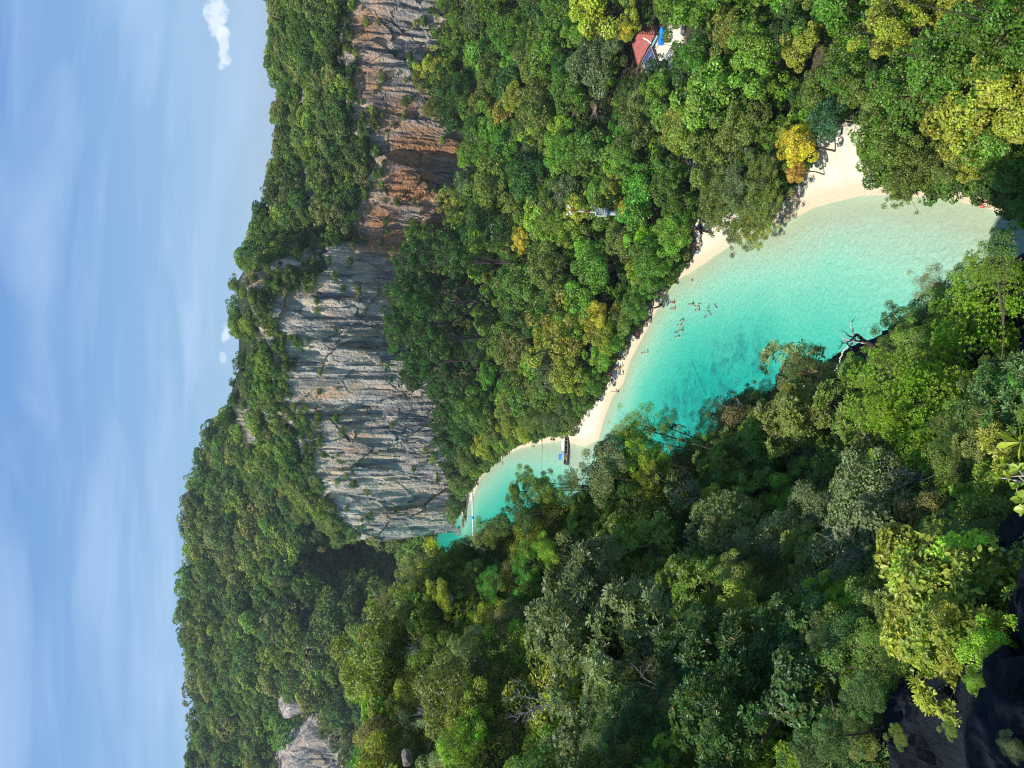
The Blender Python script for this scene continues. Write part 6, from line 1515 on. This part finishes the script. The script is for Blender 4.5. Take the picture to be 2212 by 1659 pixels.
# ------------------------------------------------------------------ the nearest sprigs, leaf by leaf
def leaf_mesh(L, W, kind='oval'):
    rg = np.random.default_rng(4)
    V, F, q = leaves(np.array([[L * .5, 0, 0]]), np.array([[0, 0, 1.0]]), L, W, rg, kind, axis=np.array([[1.0, 0, 0]]))
    # finer outline: base, three stations each side, tip
    st = [(0, .0), (.16, .30), (.40, .50), (.66, .46), (.87, .24), (1.0, 0)] if kind == 'oval' else [(0, .0), (.2, .16), (.5, .36), (.78, .50), (.93, .32), (1, 0)]
    mid = [(L * s, 0, -.10 * L * s * s) for s, _ in st]; lf = [(L * s, W * w, -.10 * L * s * s + .18 * W * w * 2) for s, w in st[1:-1]]; rt = [(x, -y, z) for x, y, z in lf]
    V = mid + lf + rt; nL = len(mid); F = []
    for side, off in ((0, nL), (1, nL + 4)):
        tri = [[0, 1, off]] + [[i + 1, i + 2, off + i + 1, off + i] for i in range(3)] + [[4, 5, off + 3]]
        F += [f if side == 0 else f[::-1] for f in tri]
    me = bpy.data.meshes.new("leaf"); me.from_pydata(V, [], F); me.update(); me.materials.append(LEAF)
    for nm_, vl in (('var', .5), ('clump', .5)):
        a = me.attributes.new(nm_, 'FLOAT', 'POINT'); a.data.foreach_set('value', [vl] * len(V))
    return me
LO = leaf_mesh(.115, .062); LB = leaf_mesh(.14, .05, 'blade'); LR = leaf_mesh(.12, .085)
def put_leaf(me, root, p, axis, up, col, s):
    x = Vector(axis).normalized(); z = Vector(up); z = (z - x * z.dot(x)).normalized(); y = z.cross(x)
    o = link("leaf", me, root); mt_ = Matrix((x, y, z)).transposed().to_4x4(); mt_.translation = Vector(p); o.matrix_local = mt_ @ Matrix.Scale(s, 4); o.color = (*col, 1); return o
def sprig(name, base_px, base_d, tips, lab, col, lm, per, seed, s=1.0, ns="leafy_branch"):
    rg = np.random.default_rng(seed); b = at_depth(*base_px, base_d)
    o = empty(ns, b); tag(o, lab, "branch")
    for (x, y, d) in tips:
        e = at_depth(x, y, d) - b; t = np.linspace(0, 1, 8)[:, None]
        p = e * t + np.sin(t * np.pi) * rg.normal(size=3) * .06
        MB().tube(p, np.linspace(.014, .005, 8), 5).build("twig", BARKP, o)
        ax = unit((p[-1] - p[-2])[None])[0]; t1 = unit(np.cross(ax, [.3, .2, .9])[None])[0]; t2 = np.cross(ax, t1)
        for k in range(per):
            th = k * 2.4 + rg.normal() * .2; out_ = t1 * math.cos(th) + t2 * math.sin(th)
            at = p[-1] * (1 - .25 * (k % 3) / 3) + p[-2] * (.25 * (k % 3) / 3)
            a = unit((out_ + ax * rg.uniform(.2, .8) + np.array([0, 0, .15]))[None])[0]
            put_leaf(lm, o, at, a, unit((ax * .8 + np.array([0, 0, .9]) + rg.normal(size=3) * .2)[None])[0], np.array(col) * rg.uniform(.8, 1.2), s * rg.uniform(.8, 1.15))
    return o
sprig("s1", (2290, 985), 5.6, [(2206, 956, 6.0)], "bright yellow-green star of long leaves poking in at the right-hand edge", (.42, .50, .06), LB, 11, 1, 1.15)
sprig("s2", (2280, 1080), 6.2, [(2172, 1000, 6.6), (2158, 1032, 6.6), (2180, 1030, 6.4), (2200, 1012, 6.2), (2196, 1052, 6.2), (2206, 1078, 6.0), (2185, 1015, 6.5), (2212, 1100, 6.0)], "sprig of rounded light green leaves just below the bright leaf star", (.36, .48, .07), LR, 6, 2, .62)
def leafy_bush(px, py, dep, rad, n, lab, col, lm, seed, s=1.0):
    rg = np.random.default_rng(seed); c = at_depth(px, py, dep); g = float(near_h(np.array([c[0]]), np.array([c[1]]))[0]); g = min(g, c[2] - rad * .6)
    o = empty("shrub", (c[0], c[1], g)); tag(o, lab, "shrub"); H = c[2] - g
    C, r = lobes_of(rg, 16, .42, -.3, (1, 1, .75), .25)
    tk = branchy(rg, C, (0, 0, -H / rad), .03, BARKP, "stems", .15, thin=.3); t = link("stems", tk, o, (0, 0, H)); t.scale = (rad,) * 3
    for k in range(n):
        i = rg.integers(16); d = unit((rg.normal(size=3) + unit(C[i:i + 1])[0] + [0, -.35, .3])[None])[0]
        p = (C[i] + d * r[i] * (1 - .25 * rg.random())) * rad + [0, 0, H]
        ax = rg.normal(size=3) + d * .6
        put_leaf(lm, o, p, ax, d * .5 + np.array([-.1, 0, .9]) + rg.normal(size=3) * .35, np.array(col) * rg.uniform(.6, 1.25), s * rg.uniform(.55, 1.05))
    me_, _, _ = random.choice(SP_['round-leaved']); q = link("inner_foliage", me_, o, (0, 0, H)); q.scale = (rad * .93,) * 3; q.color = (*[v * .8 for v in col], 1); q["kind"] = "stuff"
leafy_bush(2075, 1375, 10.5, .62, 290, "sunlit lime green bush of big rounded leaves above the dark rock", (.30, .40, .06), LR, 5, .85)
leafy_bush(2010, 1270, 12.5, .7, 250, "yellow-green bush with scattered big leaves beside the lime green one", (.36, .42, .06), LO, 6, 1.25)
leafy_bush(2135, 1290, 11.0, .7, 200, "leafy light green bush at the right-hand edge above the lime green one", (.28, .38, .05), LO, 7, 1.1)

# trees that stand just outside the left edge of the view and shade the rock corner
for x, y, z, r, lab in [(-9.9, 4.0, 68.0, 2.2, "dark tree just left of the viewpoint, nearest the rock"), (-7.5, .5, 69, 2.4, "dark tree beside and behind the viewpoint")]:
    make_tree('domed', np.array([x, y, z]), r, DG, lab, "trees beside the viewpoint", ground=float(near_h(np.array([x]), np.array([y]))[0]) - .2)
# broken karst blocks in the shaded corner
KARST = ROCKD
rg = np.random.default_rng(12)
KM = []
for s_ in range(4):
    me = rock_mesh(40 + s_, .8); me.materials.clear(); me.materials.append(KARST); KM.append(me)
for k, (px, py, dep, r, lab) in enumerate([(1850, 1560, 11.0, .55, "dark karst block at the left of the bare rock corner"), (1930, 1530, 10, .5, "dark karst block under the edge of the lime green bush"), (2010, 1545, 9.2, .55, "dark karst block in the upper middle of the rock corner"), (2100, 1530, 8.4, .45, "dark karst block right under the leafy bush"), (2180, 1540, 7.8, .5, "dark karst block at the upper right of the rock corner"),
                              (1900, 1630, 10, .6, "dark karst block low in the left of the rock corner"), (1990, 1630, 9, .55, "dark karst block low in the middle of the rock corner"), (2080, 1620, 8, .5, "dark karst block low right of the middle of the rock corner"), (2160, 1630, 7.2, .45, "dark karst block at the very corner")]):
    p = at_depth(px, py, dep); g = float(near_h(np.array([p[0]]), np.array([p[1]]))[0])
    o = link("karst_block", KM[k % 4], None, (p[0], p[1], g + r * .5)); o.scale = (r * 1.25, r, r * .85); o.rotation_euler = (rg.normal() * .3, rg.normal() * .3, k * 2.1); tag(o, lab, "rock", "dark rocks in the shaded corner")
for px, py, dep, rp, ck in [(1945, 1590, 9.6, 22, 'g'), (2055, 1575, 8.7, 18, 'g'), (2190, 1615, 7.2, 30, 'gg'), (1880, 1500, 11, 40, 'd'), (1800, 1590, 13, 50, 'd'), (1760, 1640, 14, 50, 'd'), (2120, 1480, 9, 34, 'b'), (2205, 1500, 8.5, 40, 'g')]:
    sh('oval-leaved', px, py, dep, rp, ck)

# ------------------------------------------------------------------ labels for trees and shrubs
ORD = ["nearest", "second", "third", "fourth", "fifth", "sixth", "seventh", "eighth", "ninth", "tenth", "eleventh", "twelfth", "thirteenth", "fourteenth", "fifteenth", "sixteenth", "seventeenth", "eighteenth", "nineteenth", "twentieth"] + ["number %d" % k for k in range(21, 80)]
LAND2 = [(1950, 1600, "the dark bare rock"), (1850, 760, "the bleached dead branch"), (1400, 950, "the clump of trees before the bay"), (2075, 1395, "the lime green bush"), (1225, 1020, "the longtail boat"), (1000, 1180, "the walkway"), (880, 1638, "the pale boulder"), (800, 1300, "the dark valley below the far hill"),
         (1300, 1300, "the middle of the slope"), (1650, 1050, "the orange-leaved growth"), (2206, 956, "the bright leaf star"), (1960, 870, "the dense green crown by the water"), (1550, 1500, "the bottom shade")]
def give_labels(items, lands, noun):
    bucket = {}
    for it in items:
        root, px, py, look, size = it
        k = min(range(len(lands)), key=lambda i: (lands[i][0] - px) ** 2 + (lands[i][1] - py) ** 2)
        dx_, dy_ = px - lands[k][0], py - lands[k][1]
        dr = ("right of" if dx_ > 0 else "left of") if abs(dx_) > abs(dy_) else ("below" if dy_ > 0 else "above")
        bucket.setdefault((k, dr, look), []).append((math.hypot(dx_, dy_), root, size))
    for (k, dr, look), L in bucket.items():
        L.sort(key=lambda q: q[0])
        for i, (_, root, size) in enumerate(L):
            if len(L) == 1: root["label"] = "%s %s %s %s" % (look, noun, dr, lands[k][2])
            else: root["label"] = "%s %s %s %s, %s out" % (look, noun, dr, lands[k][2], ORD[i])
items = []
for root, px, py, colr, kind, rad in trees:
    look = CNAME.get(colr, "green") + " " + {"domed": "dome-shaped", "spreading": "spreading", "rugged": "ragged", "big-leaved": "broad-leaved", "feathery": "feathery", "airy": "thin-leaved"}[kind]
    items.append((root, px, py, look, rad))
give_labels(items, LAND, "jungle tree")
for r_ in [t for t in trees[:1]]: r_[0]["label"] = "golden yellow broad-leaved tree beside the widest dry sand"
trees[1][0]["label"] = "orange-tinged low crown hanging over the beach below the golden tree"
items = [(root, px, py, (FCN[ck] + " " + kind) if kind != 'bare' else "leafless pale grey", rad) for root, px, py, ck, kind, rad in shrubs]
give_labels(items, LAND2, "shrub")
bpy.context.view_layer.update()

# ------------------------------------------------------------------ the air
m, nt, o = new_mat("sea_air")
pv = N(nt, 'ShaderNodeVolumePrincipled', {'Color': (0.80, 0.90, 1.0, 1), 'Density': 0.00012, 'Anisotropy': 0.2})
nt.links.new(pv.outputs[0], o.inputs['Volume'])
top = 175.0; bot = -7.5
hz_ = MB().box((0, 3000, (top + bot) / 2), (12100, 12100, top - bot)).build("haze", m)
tag(hz_, "pale sea air over the bay", kind="stuff")
bpy.context.view_layer.update()
